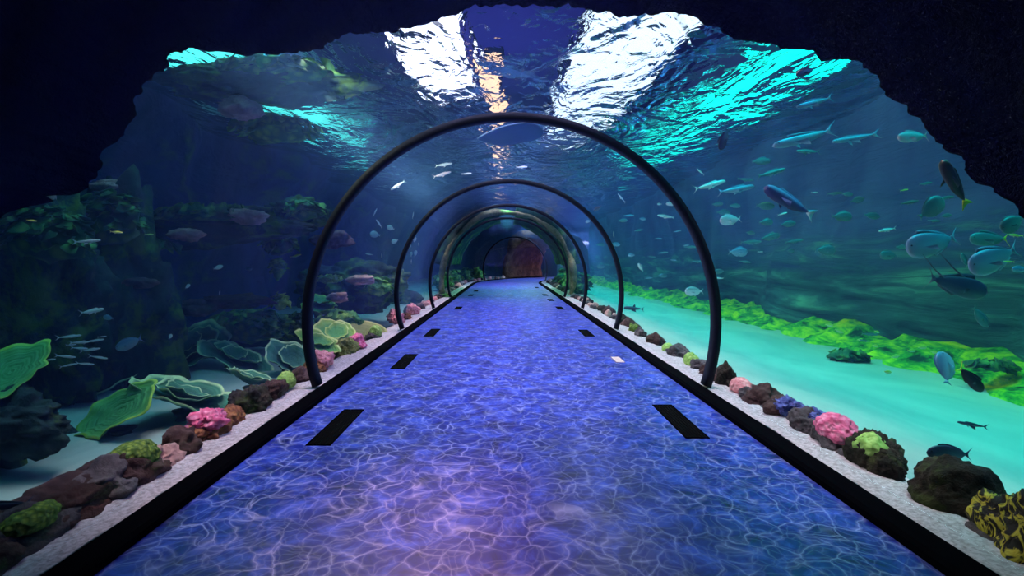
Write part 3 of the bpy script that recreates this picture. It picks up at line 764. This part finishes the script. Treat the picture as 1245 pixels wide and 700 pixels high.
# ---- ray over the crown of the vault
def ray():
    zr = 2.98
    def at(px, py):
        y = F * (zr - CAM.z) / (VY - py); return (CAM.x + (px - VX) / F * y, y)
    out = [at(*q) for q in ((575, 165), (586, 160), (598, 155), (612, 151.5), (632, 150.5), (648, 151.5), (658, 156), (664, 164), (661, 170), (652, 174), (636, 175.5), (618, 177), (604, 176.5), (594, 171), (584, 168))]
    cx = sum(p[0] for p in out) / len(out); cy = sum(p[1] for p in out) / len(out)
    root = empty('stingray', (cx, cy, zr)); V = []; Fc = []; n = len(out); nr = 7
    for lay, sg in ((0, 1), (1, -1)):
        for i in range(nr + 1):
            r = i / nr
            for (x, y) in out:
                hump = (1 - r * r) ** .8 if r < 1 else 0
                V.append(((x - cx) * r, (y - cy) * r, sg * (.085 if sg > 0 else .04) * hump + .05 * r * r * math.sin((x - cx) * 3)))
    m = n * (nr + 1)
    for lay in (0, 1):
        for i in range(nr):
            for j in range(n): Fc.append((lay * m + i * n + j, lay * m + i * n + (j + 1) % n, lay * m + (i + 1) * n + (j + 1) % n, lay * m + (i + 1) * n + j))
    me = mesh('ray_body', V, Fc, FM['ray'])
    bm = bmesh.new(); bm.from_mesh(me); bmesh.ops.remove_doubles(bm, verts=bm.verts, dist=.002); bmesh.ops.recalc_face_normals(bm, faces=bm.faces); bm.to_mesh(me); bm.free()
    b = obj('body', me, root); md = b.modifiers.new('s', 'SUBSURF'); md.levels = 1; md.render_levels = 2
    x0, y0 = at(652, 172); x1, y1 = at(692, 187); V = []; Fc = []
    for i in range(9):
        q = i / 8; r_ = .016 * (1 - q) + .004
        for j in range(6): a = j * PI / 3; V.append((x0 + (x1 - x0) * q - cx, y0 + (y1 - y0) * q - cy + r_ * math.cos(a), .05 * math.sin(q * 3) + r_ * math.sin(a)))
    for i in range(8):
        for j in range(6): Fc.append((i * 6 + j, i * 6 + (j + 1) % 6, (i + 1) * 6 + (j + 1) % 6, (i + 1) * 6 + j))
    obj('tail', mesh('tail', V, Fc, FM['navy']), root)
    for s in (-.05, .05):
        V0, F0 = ico(2); obj('eye', mesh('eye', [(v.x * .018 + s - .18, v.y * .018 + .28, v.z * .018 + .075) for v in V0], F0, M['eye']), root)
    tag(root, 'dark blue stingray gliding above the crown of the nearest arch rib', 'stingray')
ray()

# ------------------------------------------------------------------ rocks and corals along the right kerb
B = boulder
B('rock', 1262, 676, 84, 84, M['rock_yellow'], 'black rock with wavy yellow bands in the lower right corner', seed=5, lumps=.1)
B('rock', 1128, 620, 96, 66, M['rock_dark'], 'largest dark brown boulder on the gravel at lower right', seed=21, amp=.28, depth_ratio=.85)
B('rock', 1064, 580, 36, 38, M['rock_dark'], 'round dark mossy stone left of the largest dark boulder', seed=31, lumps=.15, amp=.15)
B('rock', 1014, 570, 50, 44, M['rock_dark'], 'shaggy dark stone below the lime green coral', seed=35, lumps=.25, amp=.15)
B('lime_coral', 1032, 560, 34, 34, M['lime'], 'lime green coral draped over the shaggy dark stone', 'coral', seed=41, amp=.2, z=.06)
B('pink_coral', 1004, 532, 40, 30, M['pink'], 'largest bright pink coral, on top of the right rock row', 'coral', seed=43, lumps=.1, amp=.2, z=.07)
B('rock', 995, 545, 40, 30, M['rock_grey'], 'grey rock under the largest bright pink coral', seed=45)
B('rock', 968, 526, 40, 28, M['rock_grey'], 'grey brown rock in front of the blue violet corals', seed=47)
B('blue_coral', 989, 512, 30, 15, M['blue'], 'blue violet knobby coral behind the largest pink coral', 'coral', seed=51, lumps=.35, z=.08)
B('blue_coral', 958, 501, 30, 17, M['blue'], 'blue violet knobby coral farther along the rock row', 'coral', seed=52, lumps=.35, z=.06)
B('rock', 938, 507, 34, 26, M['rock_brown'], 'brown rock left of the blue violet corals', seed=53)
B('rock', 921, 492, 34, 24, M['rock_brown'], 'brown rock right behind the small pink coral', seed=54)
B('rock', 905, 487, 26, 16, M['rock_grey'], 'low grey rock under the small pink coral', seed=55)
B('pink_coral', 895, 474, 25, 15, M['salmon'], 'small pink coral just right of the foot of the nearest arch rib', 'coral', seed=56, amp=.2, z=.05)
B('rock', 882, 470, 22, 27, M['rock_dark'], 'upright dark stone between the rib foot and the small pink coral', seed=57, lumps=.1)
B('rock', 866, 467, 22, 18, M['rock_brown'], 'brown stone behind the right foot of the nearest arch rib', seed=58)
B('rock', 851, 458, 22, 18, M['rock_brown'], 'brown stone before the right foot of the nearest arch rib', seed=59)
B('rock', 840, 451, 20, 15, M['rock_grey'], 'grey stone right of the round lime coral', seed=60)
B('lime_coral', 830, 443, 17, 16, M['lime'], 'round lime green coral along the right rock row', 'coral', seed=61, amp=.1, z=.03)
B('rock', 812, 434, 24, 14, M['rock_grey'], 'grey stone between the two lime corals', seed=62)
B('lime_coral', 800, 427, 14, 11, M['lime'], 'flat small lime coral left of the round lime coral', 'coral', seed=63, amp=.1, z=.03)
B('rock', 790, 419, 20, 16, M['rock_brown'], 'rust brown stone before the flat lime coral', seed=64)
B('rock', 776, 410, 13, 11, M['rock_grey'], 'violet grey stone beside the green topped stone', seed=65)
B('rock', 770, 404, 11, 12, M['moss'], 'green topped stone just right of the second arch rib', seed=66)
# ---- left kerb
B('rock', 12, 690, 110, 46, M['rock_brown'], 'brown rock in the lower left corner', seed=71, lumps=.06)
B('rock', 60, 668, 90, 50, M['rock_grey'], 'grey brown rock second from the lower left corner', seed=72)
B('algae_tuft', 56, 640, 46, 26, M['moss'], 'yellow green algae cushion nearest the lower left corner', 'algae', seed=73, amp=.15, z=.1)
B('rock', 105, 636, 90, 48, M['rock_brown'], 'dark brown rock beside the first yellow green cushion', seed=74)
B('rock', 140, 606, 76, 42, M['rock_grey'], 'long grey brown rock in the middle of the left rock row', seed=75)
B('rock', 175, 590, 66, 42, M['rock_brown'], 'brown rock under the second yellow green cushion', seed=76)
B('algae_tuft', 180, 562, 46, 26, M['moss'], 'yellow green algae cushion on the brown rocks, farther one', 'algae', seed=77, amp=.15, z=.12)
B('rock', 212, 575, 56, 34, M['rock_pink'], 'pinkish brown rock right of the farther yellow green cushion', seed=78)
B('rock', 240, 553, 46, 30, M['rock_brown'], 'brown rock just before the pink topped coral at left', seed=79)
B('orange_coral', 268, 535, 40, 28, M['orange'], 'orange brown coral under the pink topped coral', 'coral', seed=80, lumps=.2)
B('pink_coral', 287, 519, 36, 20, M['pink'], 'pink topped coral near the small cupped plate coral', 'coral', seed=81, lumps=.2, z=.09)
B('rock', 303, 520, 34, 24, M['orange'], 'rust coloured stone right of the pink topped coral', seed=82, lumps=.1)
B('rock', 328, 500, 40, 30, M['rock_dark'], 'dark feathery stone below the lime block left of the rib foot', seed=83, lumps=.3)
B('rock', 350, 487, 30, 24, M['rock_brown'], 'brown stone close left of the left rib foot', seed=84, lumps=.2)
B('lime_coral', 360, 469, 22, 18, M['lime'], 'lime green coral block touching the left foot of the nearest rib', 'coral', seed=85, amp=.15, z=.07)
B('rock', 386, 466, 26, 18, M['rock_brown'], 'brown stone just beyond the left foot of the nearest rib', seed=86)
B('pink_coral', 409, 444, 28, 18, M['salmon'], 'salmon pink coral just past the left foot of the nearest rib', 'coral', seed=87, lumps=.2, z=.06)
B('rock', 402, 455, 26, 14, M['orange'], 'rust brown stone under the salmon pink coral', seed=88, lumps=.2)
B('olive_coral', 430, 432, 28, 22, M['olive'], 'olive brown coral mound between the two pink corals at left', 'coral', seed=89, lumps=.3)
B('pink_coral', 452, 421, 22, 15, M['pink'], 'bright pink coral midway between the two nearest ribs at left', 'coral', seed=90, lumps=.2, z=.05)
B('lime_coral', 471, 408, 14, 14, M['lime'], 'round lime coral left of the foot of the second rib', 'coral', seed=91, amp=.15, z=.05)
B('rock', 474, 412, 20, 10, M['rock_grey'], 'grey stone at the left foot of the second rib', seed=92)
B('pink_coral', 500, 392, 18, 15, M['salmon'], 'salmon pink coral just past the left foot of the second rib', 'coral', seed=93, lumps=.2, z=.05)
B('pink_coral', 517, 381, 13, 13, M['salmon'], 'salmon pink coral next after the one at the second rib foot', 'coral', seed=94, lumps=.2, z=.05)
B('orange_coral', 507, 389, 10, 9, M['orange'], 'rust coral between the two salmon corals past the second rib', 'coral', seed=95, lumps=.2)
# small stones leading to the far end, both sides
rnd = random.Random(5)
protos = {}
for i, (mk, nm) in enumerate((('rock_brown', 'b'), ('rock_pink', 'p'), ('rock_grey', 'g'), ('rock_dark', 'd'), ('salmon', 's'))):
    protos[mk] = [boulder_mesh(1, 1, 1, 200 + i * 7 + q, .35, 1.2, 3, M[mk], lumps=.15) for q in range(3)]
for sgn, y0 in ((-1, 12.2), (1, 9.3)):
    y = y0
    while y < 34:
        s_ = rnd.uniform(.07, .15); u = sgn * (2.12 + s_ * .8 + rnd.uniform(0, .18))
        mk = rnd.choice(['rock_brown', 'rock_pink', 'salmon', 'salmon', 'rock_grey'] if sgn < 0 else ['rock_brown', 'rock_grey', 'rock_dark', 'rock_pink'])
        p = pp(y, u, s_ * .35)
        o = obj('pebble_stone' if mk != 'salmon' else 'pink_coral', rnd.choice(protos[mk]), None, p); o.scale = (s_ * .9, s_ * 1.1, s_ * rnd.uniform(.6, 1.3)); o.rotation_euler = (0, 0, rnd.uniform(0, 6))
        if mk == 'salmon': tag(o, 'one of the small salmon pink corals in the distant rock row at left', 'coral', 'small pink corals far along the left kerb')
        elif sgn < 0: tag(o, 'one of the small stones in the distant rock row at left', 'rock', 'small stones far along the left kerb')
        else: tag(o, 'one of the small stones in the distant rock row at right', 'rock', 'small stones far along the right kerb')
        y += rnd.uniform(.14, .34) * (1 + y * .03)
# near fillers on the ledge
for (px, py, w_, h_, sd, lb) in ((1095, 596, 16, 8, 101, 'small brown stone between the round mossy stone and the largest dark boulder'), (1205, 655, 44, 16, 102, 'low violet grey stone between the dark boulder and the yellow banded rock'), (1000, 556, 26, 12, 103, 'low grey stone left of the shaggy dark stone'),
                              (920, 500, 16, 7, 105, 'small grey stone lying in the gravel below the brown rocks at right')):
    B('rock', px, py, w_, h_, M['rock_grey'], lb, seed=sd, sub=3)

# ------------------------------------------------------------------ left reef
PM = M['plate']
plate_coral(228, 430, 84, 6.4, (0.37, -.12), .3, PM, 'upper large green plate coral with pale rim, left of the nearest rib', 1, sy=1.5)
plate_coral(285, 440, 66, 6.2, (0.37, .04), 1.2, PM, 'green plate coral of stacked whorls, right neighbour of the upper large one', 4, 2, sy=1.4)
plate_coral(133, 464, 96, 5.4, (0.35, -.30), .2, PM, 'dim teal plate coral with several folds, leftmost of the rimmed ones', 7, 2, sy=1.4)
plate_coral(304, 466, 52, 4.9, (0.40, .0), 2.2, PM, 'small cupped green plate coral below the orange fish', 9, 1, cup=.45, sy=1.2)
plate_coral(228, 491, 98, 4.3, (0.37, -.06), 2.0, PM, 'nearest green plate coral with pale rim and spiral whorl', 12, 2, sy=1.25)
plate_coral(146, 500, 100, 3.95, (0.60, -.52), .1, M['plate_bright'], 'long bright green tilted plate coral without whorls', 15, 0, cup=.12, sx=1.0, sy=.8)
plate_coral(14, 452, 90, 3.3, (0.50, -.35), .5, M['plate_bright'], 'bright green smooth plate coral at the left border', 18, 0, cup=.12, sy=1.0)
plate_coral(406, 408, 44, 7.2, (0.45, .1), .4, M['plate_lime'], 'lime green plate coral just inside the nearest rib, upper', 21, 1, cup=.4, sy=1.2)
plate_coral(385, 420, 44, 6.5, (0.45, -.2), 1.4, M['plate_lime'], 'lime green plate coral crossing behind the nearest rib', 24, 1, cup=.4, sy=1.2)
plate_coral(437, 405, 58, 8.4, (0.30, -.2), 1.4, M['plate_olive'], 'olive yellow flat plate coral between the two nearest ribs', 27, 0, cup=.1, sy=1.3)
plate_coral(388, 371, 46, 8.6, (0.35, .0), .4, M['plate_bright'], 'green stacked plate coral high inside the nearest rib', 30, 1, cup=.1, sy=.9)
plate_coral(350, 440, 60, 6.0, (0.65, .3), .9, PM, 'dark teal plate coral folded just left of the nearest rib', 33, 1, cup=.3, sy=1.1)
plate_coral(178, 452, 60, 6.0, (0.45, -.4), .9, PM, 'narrow teal plate coral wedged between the two large plate corals', 36, 0, cup=.2, sy=1.1)

def mass(name, px, py, wpx, hpx, y, mat, label, seed, cat='rock', k=.8, amp=.45, lumps=.22, sub=5, group=None):
    """free standing reef rock centred on px,py"""
    p = Vector((CAM.x + (px - VX) / F * y, y, CAM.z + (VY - py) / F * y)); w_ = wpx / F * y / 2; h_ = hpx / F * y / 2
    V0, F0 = ico(sub); V = []
    for v in V0:
        d = 1 + amp * fbm(v, 1.1, 6, seed) + lumps * abs(fbm(v, 5, 3, seed + 3)); V.append((v.x * w_ * d, v.y * w_ * k * d, v.z * h_ * d))
    o = obj(name, mesh(name, V, F0, mat), None, p); return tag(o, label, cat, group)
RM = M['rock_moss']
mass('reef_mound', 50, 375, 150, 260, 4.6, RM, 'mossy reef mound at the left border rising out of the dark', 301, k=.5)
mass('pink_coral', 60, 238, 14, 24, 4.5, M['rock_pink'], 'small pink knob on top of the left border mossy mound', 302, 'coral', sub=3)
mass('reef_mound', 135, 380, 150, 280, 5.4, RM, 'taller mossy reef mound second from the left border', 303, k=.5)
mass('rock', 130, 226, 34, 14, 5.3, M['rock_pink'], 'pink stone capping the taller mossy mound', 304, sub=4)
mass('reef_ledge', 258, 276, 190, 44, 6.6, RM, 'long mossy reef ledge across the left tank', 305, k=.4)
mass('rock', 228, 285, 42, 15, 6.0, M['rock_pink'], 'long pink stone on the mossy ledge, left of two', 306, sub=4)
mass('rock', 302, 264, 40, 18, 6.2, M['rock_pink'], 'orange pink stone on the mossy ledge, right of two', 307, sub=4)
mass('rock', 291, 134, 46, 22, 5.8, M['rock_pink'], 'pale pink rock high up under the water surface at left', 308, sub=4)
mass('reef_ledge', 325, 104, 190, 40, 6.2, RM, 'high mossy reef crag just under the water surface at left', 309, k=.5)
mass('reef_ledge', 245, 96, 110, 26, 5.8, RM, 'mossy crag touching the rock arch at upper left', 310, k=.5)
mass('rock', 165, 344, 44, 12, 5.2, M['rock_grey'], 'violet grey flat topped rock in the dark left water', 311, sub=4, k=.5)
mass('reef_mound', 160, 375, 60, 56, 5.5, RM, 'dark pillar under the flat topped violet grey rock', 312, k=.5)
mass('rock', 236, 374, 50, 18, 6.2, M['rock_grey'], 'dim violet slab above the upper large plate coral', 313, sub=4)
mass('rock', 292, 366, 66, 16, 6.4, M['rock_dark'], 'brown green slab before the cave, left of the green tuft', 314, sub=4)
mass('reef_ledge', 360, 262, 70, 40, 7.8, RM, 'mossy outcrop close to the nearest rib, left of it', 315)
mass('rock', 405, 292, 42, 20, 8.2, M['rock_grey'], 'smooth grey boulder behind the nearest rib at left', 316, sub=4)
mass('reef_mound', 430, 348, 110, 60, 10.5, RM, 'dim green reef mound between the two nearest ribs', 317)
mass('rock', 440, 340, 30, 10, 9.4, M['rock_pink'], 'dull pink rock on the dim mound between the ribs', 318, sub=4)
mass('rock', 410, 362, 22, 12, 8.6, M['rock_pink'], 'brown pink stone beside the green stacked plate coral', 319, sub=4)
mass('reef_mound', 10, 515, 130, 70, 3.15, RM, 'dark rubble mound on the sand at the left border', 320, k=.5, amp=.5)
mass('reef_mound', 75, 540, 80, 30, 3.9, RM, 'dark mossy rubble heap on the blue sand at left', 321, k=.5, amp=.5, lumps=.3)
mass('reef_mound', 300, 450, 260, 90, 8.0, RM, 'broad dark reef slope behind the green plate corals', 322, k=.4)
mass('reef_mound', 488, 366, 40, 30, 15.5, RM, 'far green reef heap inside the second rib at left', 323)
LG, DG = M['leafgreen'], M['deepleaf']
leafy(305, 400, 100, 44, 7.4, LG, 'yellow green leafy coral patch above the stacked whorl plate coral', 401, 130, .085)
leafy(360, 402, 40, 40, 7.6, DG, 'dark green leafy coral touching the nearest rib from the left', 402, 70, .09)
leafy(250, 262, 110, 22, 6.3, DG, 'dark leafy coral fringe along the mossy ledge', 403, 110, .075)
leafy(368, 258, 46, 26, 7.4, LG, 'yellow green leafy coral on the outcrop by the nearest rib', 404, 60, .07)
leafy(340, 300, 40, 24, 7.2, DG, 'green leafy coral hanging under the ledge near the rib', 405, 40, .07)
leafy(338, 330, 14, 30, 7.0, LG, 'narrow bright green leafy strand before the cave', 406, 26, .06)
leafy(340, 368, 20, 22, 6.9, M['lime'], 'bright green tuft at the end of the brown green slab', 407, 26, .05)
leafy(400, 340, 36, 10, 8.4, M['lime'], 'pale lime tuft just inside the nearest rib at left', 408, 20, .06)
leafy(452, 350, 50, 24, 9.8, LG, 'green leafy coral on the dim mound between the ribs', 409, 60, .08)
leafy(410, 388, 50, 20, 8.0, LG, 'green leafy coral above the lime plate corals', 410, 50, .08)
leafy(52, 292, 120, 84, 4.35, DG, 'dark leafy growth over the mossy mound at the left border', 418, 150, .05, k=.3)
leafy(132, 270, 96, 70, 5.15, DG, 'dark leafy growth over the taller mossy mound', 419, 120, .055, k=.3)
leafy(175, 300, 70, 16, 5.9, DG, 'dark leafy coral between the mossy mounds and the ledge', 411, 60, .06)
leafy(340, 92, 150, 26, 5.95, LG, 'green leafy growth on the high crag near the water surface', 412, 110, .09)
leafy(335, 160, 100, 34, 6.3, LG, 'yellow green leafy growth hanging below the high crag', 413, 70, .08)
for i, (s_, u_, c_) in enumerate(((22, -2.75, 0), (24.5, -2.9, 1), (27, -2.8, 0), (29.5, -2.7, 1), (31.5, -2.75, 0), (20, 2.8, 1), (23, 2.9, 0), (26, 2.85, 1))):
    q = pp(s_, u_, .25)
    tag(obj('leafy_coral', leafy_mesh(.4, .7, .5, 40, .13, (LG, DG)[c_], 430 + i), None, q), 'one of the green leafy corals beside the kerbs deep inside the green tunnel', 'coral', 'leafy corals deep in the green tunnel')
leafy(540, 366, 30, 18, 17, LG, 'tiny green leafy coral by the left foot of the green tunnel mouth', 414, 40, .1)
leafy(1030, 434, 44, 12, 6.7, DG, 'dark weed clump on the green algae bank at right', 415, 50, .06)
leafy(1206, 445, 50, 9, 5.2, DG, 'dark weed patch behind the round blue and white fish', 416, 60, .05)

# ------------------------------------------------------------------ rocky sleeve of the far green tunnel and the portal
def sleeve(name, s0, s1, r0, r1, mat, label, a_from, a_to, seed, amp=.12):
    V = []; Fc = []; ss = frange(s0, s1, .35); na = 72; rr = [0, 1]
    for s in ss:
        f = min(1, (s - s0) / .5, (s1 - s) / .5)
        for side in (0, 1):
            for i in range(na + 1):
                a = a_from + (a_to - a_from) * i / na
                r_ = (r0 + amp * (fbm((a * 2, s * .8, 0), 1.1, 4, seed) + .4)) if side == 0 else r1 + amp * 1.5 * fbm((a * 2, s, 5), .9, 3, seed)
                r_ = max(r_, R + .06) if side == 0 else r_
                V.append(pp(s + .12 * fbm((a * 4, 0, seed), 1), r_ * math.cos(a), max(-.08, ZC + r_ * math.sin(a))))
    k = 2 * (na + 1)
    for i in range(len(ss)):
        for j in range(na):
            if i < len(ss) - 1:
                Fc.append((i * k + j, i * k + j + 1, (i + 1) * k + j + 1, (i + 1) * k + j))
                Fc.append((i * k + na + 1 + j, (i + 1) * k + na + 1 + j, (i + 1) * k + na + 2 + j, i * k + na + 2 + j))
            if i in (0, len(ss) - 1):
                Fc.append((i * k + j, i * k + na + 1 + j, i * k + na + 2 + j, i * k + j + 1))
        if i < len(ss) - 1:
            for j, j2 in ((0, na + 1), (na, 2 * na + 1)):
                Fc.append((i * k + j, (i + 1) * k + j, (i + 1) * k + j2, i * k + j2))
    o = obj(name, mesh(name, V, Fc, mat)); return tag(o, label, 'rock arch')
M['sleeve'] = rock_mat('green algae covered sleeve rock', (.01, .05, .04), (.03, .16, .10), (.1, .32, .14), 1.6, (.14, .4, .06), .56)
M['lip'] = rock_mat('pale algae rim', (.12, .16, .06), (.4, .42, .2), (.65, .6, .35), 4)
sleeve('rock_flank', 17.3, 22.5, R + .10, R + .5, M['sleeve'], 'green algae covered rock flank left of the crown of the distant tunnel', PI * .54, PI * .94, 3)
sleeve('rock_flank', 17.3, 22.5, R + .10, R + .5, M['sleeve'], 'green algae covered rock flank right of the crown of the distant tunnel', PI * .06, PI * .46, 5)
sleeve('pale_rock_arch', 17.0, 17.3, R + .10, R + .27, M['lip'], 'pale yellowish rock rim at the mouth of the green tunnel', -.25, PI + .25, 4, .08)
sleeve('rock_portal', 34.0, 37.5, R - .35, R + .6, M['rock_portal'], 'brown rock portal at the far end of the walkway', -.3, PI + .3, 6, .2)
# low parapet seen through the portal
V, Fc = sweep([(-1.2, 0), (1.6, 0), (1.6, .35), (-1.2, .35)], [42.0, 42.4])
tag(obj('stone_bench', mesh('stone_bench', V, Fc, M['rock_portal'], False)), 'low brown bench seen through the far portal', 'bench')
V, Fc = box_v(4, 16, 40.2, 40.4, 0, 4); struct('wall_far', mesh('wall_far', V, Fc, M['wall_r'], False), 'blue wall beyond the portal')


# ------------------------------------------------------------------ lights
def area(name, loc, rot, sx, sy, col, w, spread=180):
    l = bpy.data.lights.new(name, 'AREA'); l.shape = 'RECTANGLE'; l.size = sx; l.size_y = sy; l.color = col; l.energy = w; l.spread = math.radians(spread)
    o = bpy.data.objects.new(name, l); o.location = loc; o.rotation_euler = rot; C.objects.link(o); return o
# added lights, unseen just below the water level where the surface cannot block them
area('tank_light_cyan', (3.5, 13, 3.55), (0, 0, 0), 1.2, 28, (.0, .93, .88), 300, 66)
area('tank_light_green', (4.8, 15, 3.5), (0, 0, 0), .5, 32, (.25, 1, .3), 100, 60)
area('tank_light_blue', (-3.2, 7, 3.55), (0, 0, 0), 1.2, 15, (.2, .8, .95), 66, 90)
area('tank_light_left_far', (-3.4, 22, 3.55), (0, 0, 0), 1.2, 14, (.12, .6, 1), 60, 90)
area('tank_fill_wall', (3.0, 14, 3.3), (0, math.radians(75), 0), .6, 28, (.06, .25, 1), 140, 150)  # added blue wash for the right wall
area('row_fill_left', (-2.15, 12, 3.5), (0, 0, 0), .3, 24, (1, .72, .78), 85, 40)  # this pair is added to bring out brown and pink in the rocks
area('row_fill_right', (2.15, 12, 3.5), (0, 0, 0), .3, 24, (1, .72, .78), 85, 40)
area('tunnel_fill', (0, 16.4, 3.5), (0, 0, 0), 1.6, 25, (.58, .54, 1), 470, 90)  # added over the vault to brighten the blue floor
area('far_fill_green', (0, 21, 3.0), (0, 0, 0), .35, 8, (.2, 1, .45), 150, 125)  # added in the crown gap to light the rock flanks green
area('far_fill', (2.4, 33.5, 3.4), (0, 0, 0), 3, 5, (.35, .7, 1), 500, 170)  # added to brighten the bend of the tunnel
area('pink_fill', (-.5, 4.6, 3.4), (math.radians(-32), 0, 0), .3, .3, (1, .35, .45), 5, 30)  # added to imitate the lamp's pink reflection on the near floor
area('portal_fill', (5.5, 38, 3.3), (0, 0, 0), 2, 2, (.7, .55, .9), 300, 170)  # added to brighten the space beyond the portal
area('hall_fill_cyan', (6.0, 14, 5.0), (0, math.radians(75), 0), 1.0, 28, (.0, 1, .72), 250, 160)  # added to turn the hall wall behind the ripples cyan
area('hall_fill_left', (-6.0, 12, 5.0), (0, math.radians(-75), 0), 1.0, 20, (.1, .9, .75), 110, 160)  # added to give the upper left water its green tint
area('hall_fill_purple', (0, 14, 4.4), (PI, 0, 0), 6, 24, (.25, .15, 1), 800, 160)  # added upward wash for the purple band between the lamps
# lamps one does see, refracted by the ripples
def lamp(name, x, y, z, sx, sy, mat, label):
    root = empty(name, (x, y, z))
    V, Fc = box_v(-sx / 2, sx / 2, -sy / 2, sy / 2, 0, .02); obj('diffuser', mesh('diffuser', V, Fc, mat, False), root)
    V, Fc = box_v(-sx / 2 - .05, sx / 2 + .05, -sy / 2 - .05, sy / 2 + .05, .025, .2); obj('housing', mesh('housing', V, Fc, M['black'], False), root)
    tag(root, label, 'lamp')
lamp('flood_lamp', -1.32, 9.3, 4.7, 1.3, 5.6, emis('warm white lamp', (1, .85, .98), 2.6), 'bright lamp glaring through the water surface left of the ray')
lamp('skylight', 2.0, 11.8, 4.6, 1.7, 11, emis('skylight glow', (.85, .88, 1), 1.7), 'long bright skylight broken up by ripples right of the ray')
lamp('strip_lamp', -.3, 24, 4.6, .3, 30, emis('orange strip light', (1, .5, .28), 2.2), 'long orange strip light over the axis of the walkway')

area('crag_fill', (-2.3, 8, 3.0), (0, math.radians(-80), 0), .5, 10, (.85, .95, .8), 230, 150)  # unseen light added to brighten the high crag and ledge
pl = bpy.data.lights.new('portal_warm_fill', 'POINT'); pl.energy = 12; pl.color = (1, .5, .3); pl.shadow_soft_size = .1  # warm light added inside the portal so its inner rock shows
po = bpy.data.objects.new('portal_warm_fill', pl); po.location = pp(35.8, 0, 2.0); C.objects.link(po)


# ------------------------------------------------------------------ camera, world, colour
cam = bpy.data.cameras.new('camera'); co = bpy.data.objects.new('camera', cam); C.objects.link(co)
co.location = CAM; co.rotation_euler = (PI / 2, 0, 0); cam.sensor_width = 36; cam.lens = 36 * F / 1245
cam.shift_x = (622.5 - VX) / 1245; cam.shift_y = -(350 - VY) / 1245; cam.clip_start = .02; cam.clip_end = 200
sc.camera = co
w = bpy.data.worlds.new('world'); sc.world = w; w.use_nodes = True
w.node_tree.nodes['Background'].inputs[0].default_value = (.05, .12, .3, 1); w.node_tree.nodes['Background'].inputs[1].default_value = .2
sc.view_settings.view_transform = 'Standard'; sc.view_settings.look = 'None'; sc.view_settings.gamma = 1; sc.view_settings.exposure = 0
sc.view_settings.use_curve_mapping = False
sc.cycles.use_denoising = True
sc.cycles.max_bounces = 12; sc.cycles.transparent_max_bounces = 24; sc.cycles.diffuse_bounces = 3; sc.cycles.glossy_bounces = 4; sc.cycles.transmission_bounces = 8
sc.cycles.caustics_reflective = False; sc.cycles.caustics_refractive = False
sc.cycles.sample_clamp_indirect = 4; sc.cycles.sample_clamp_direct = 0
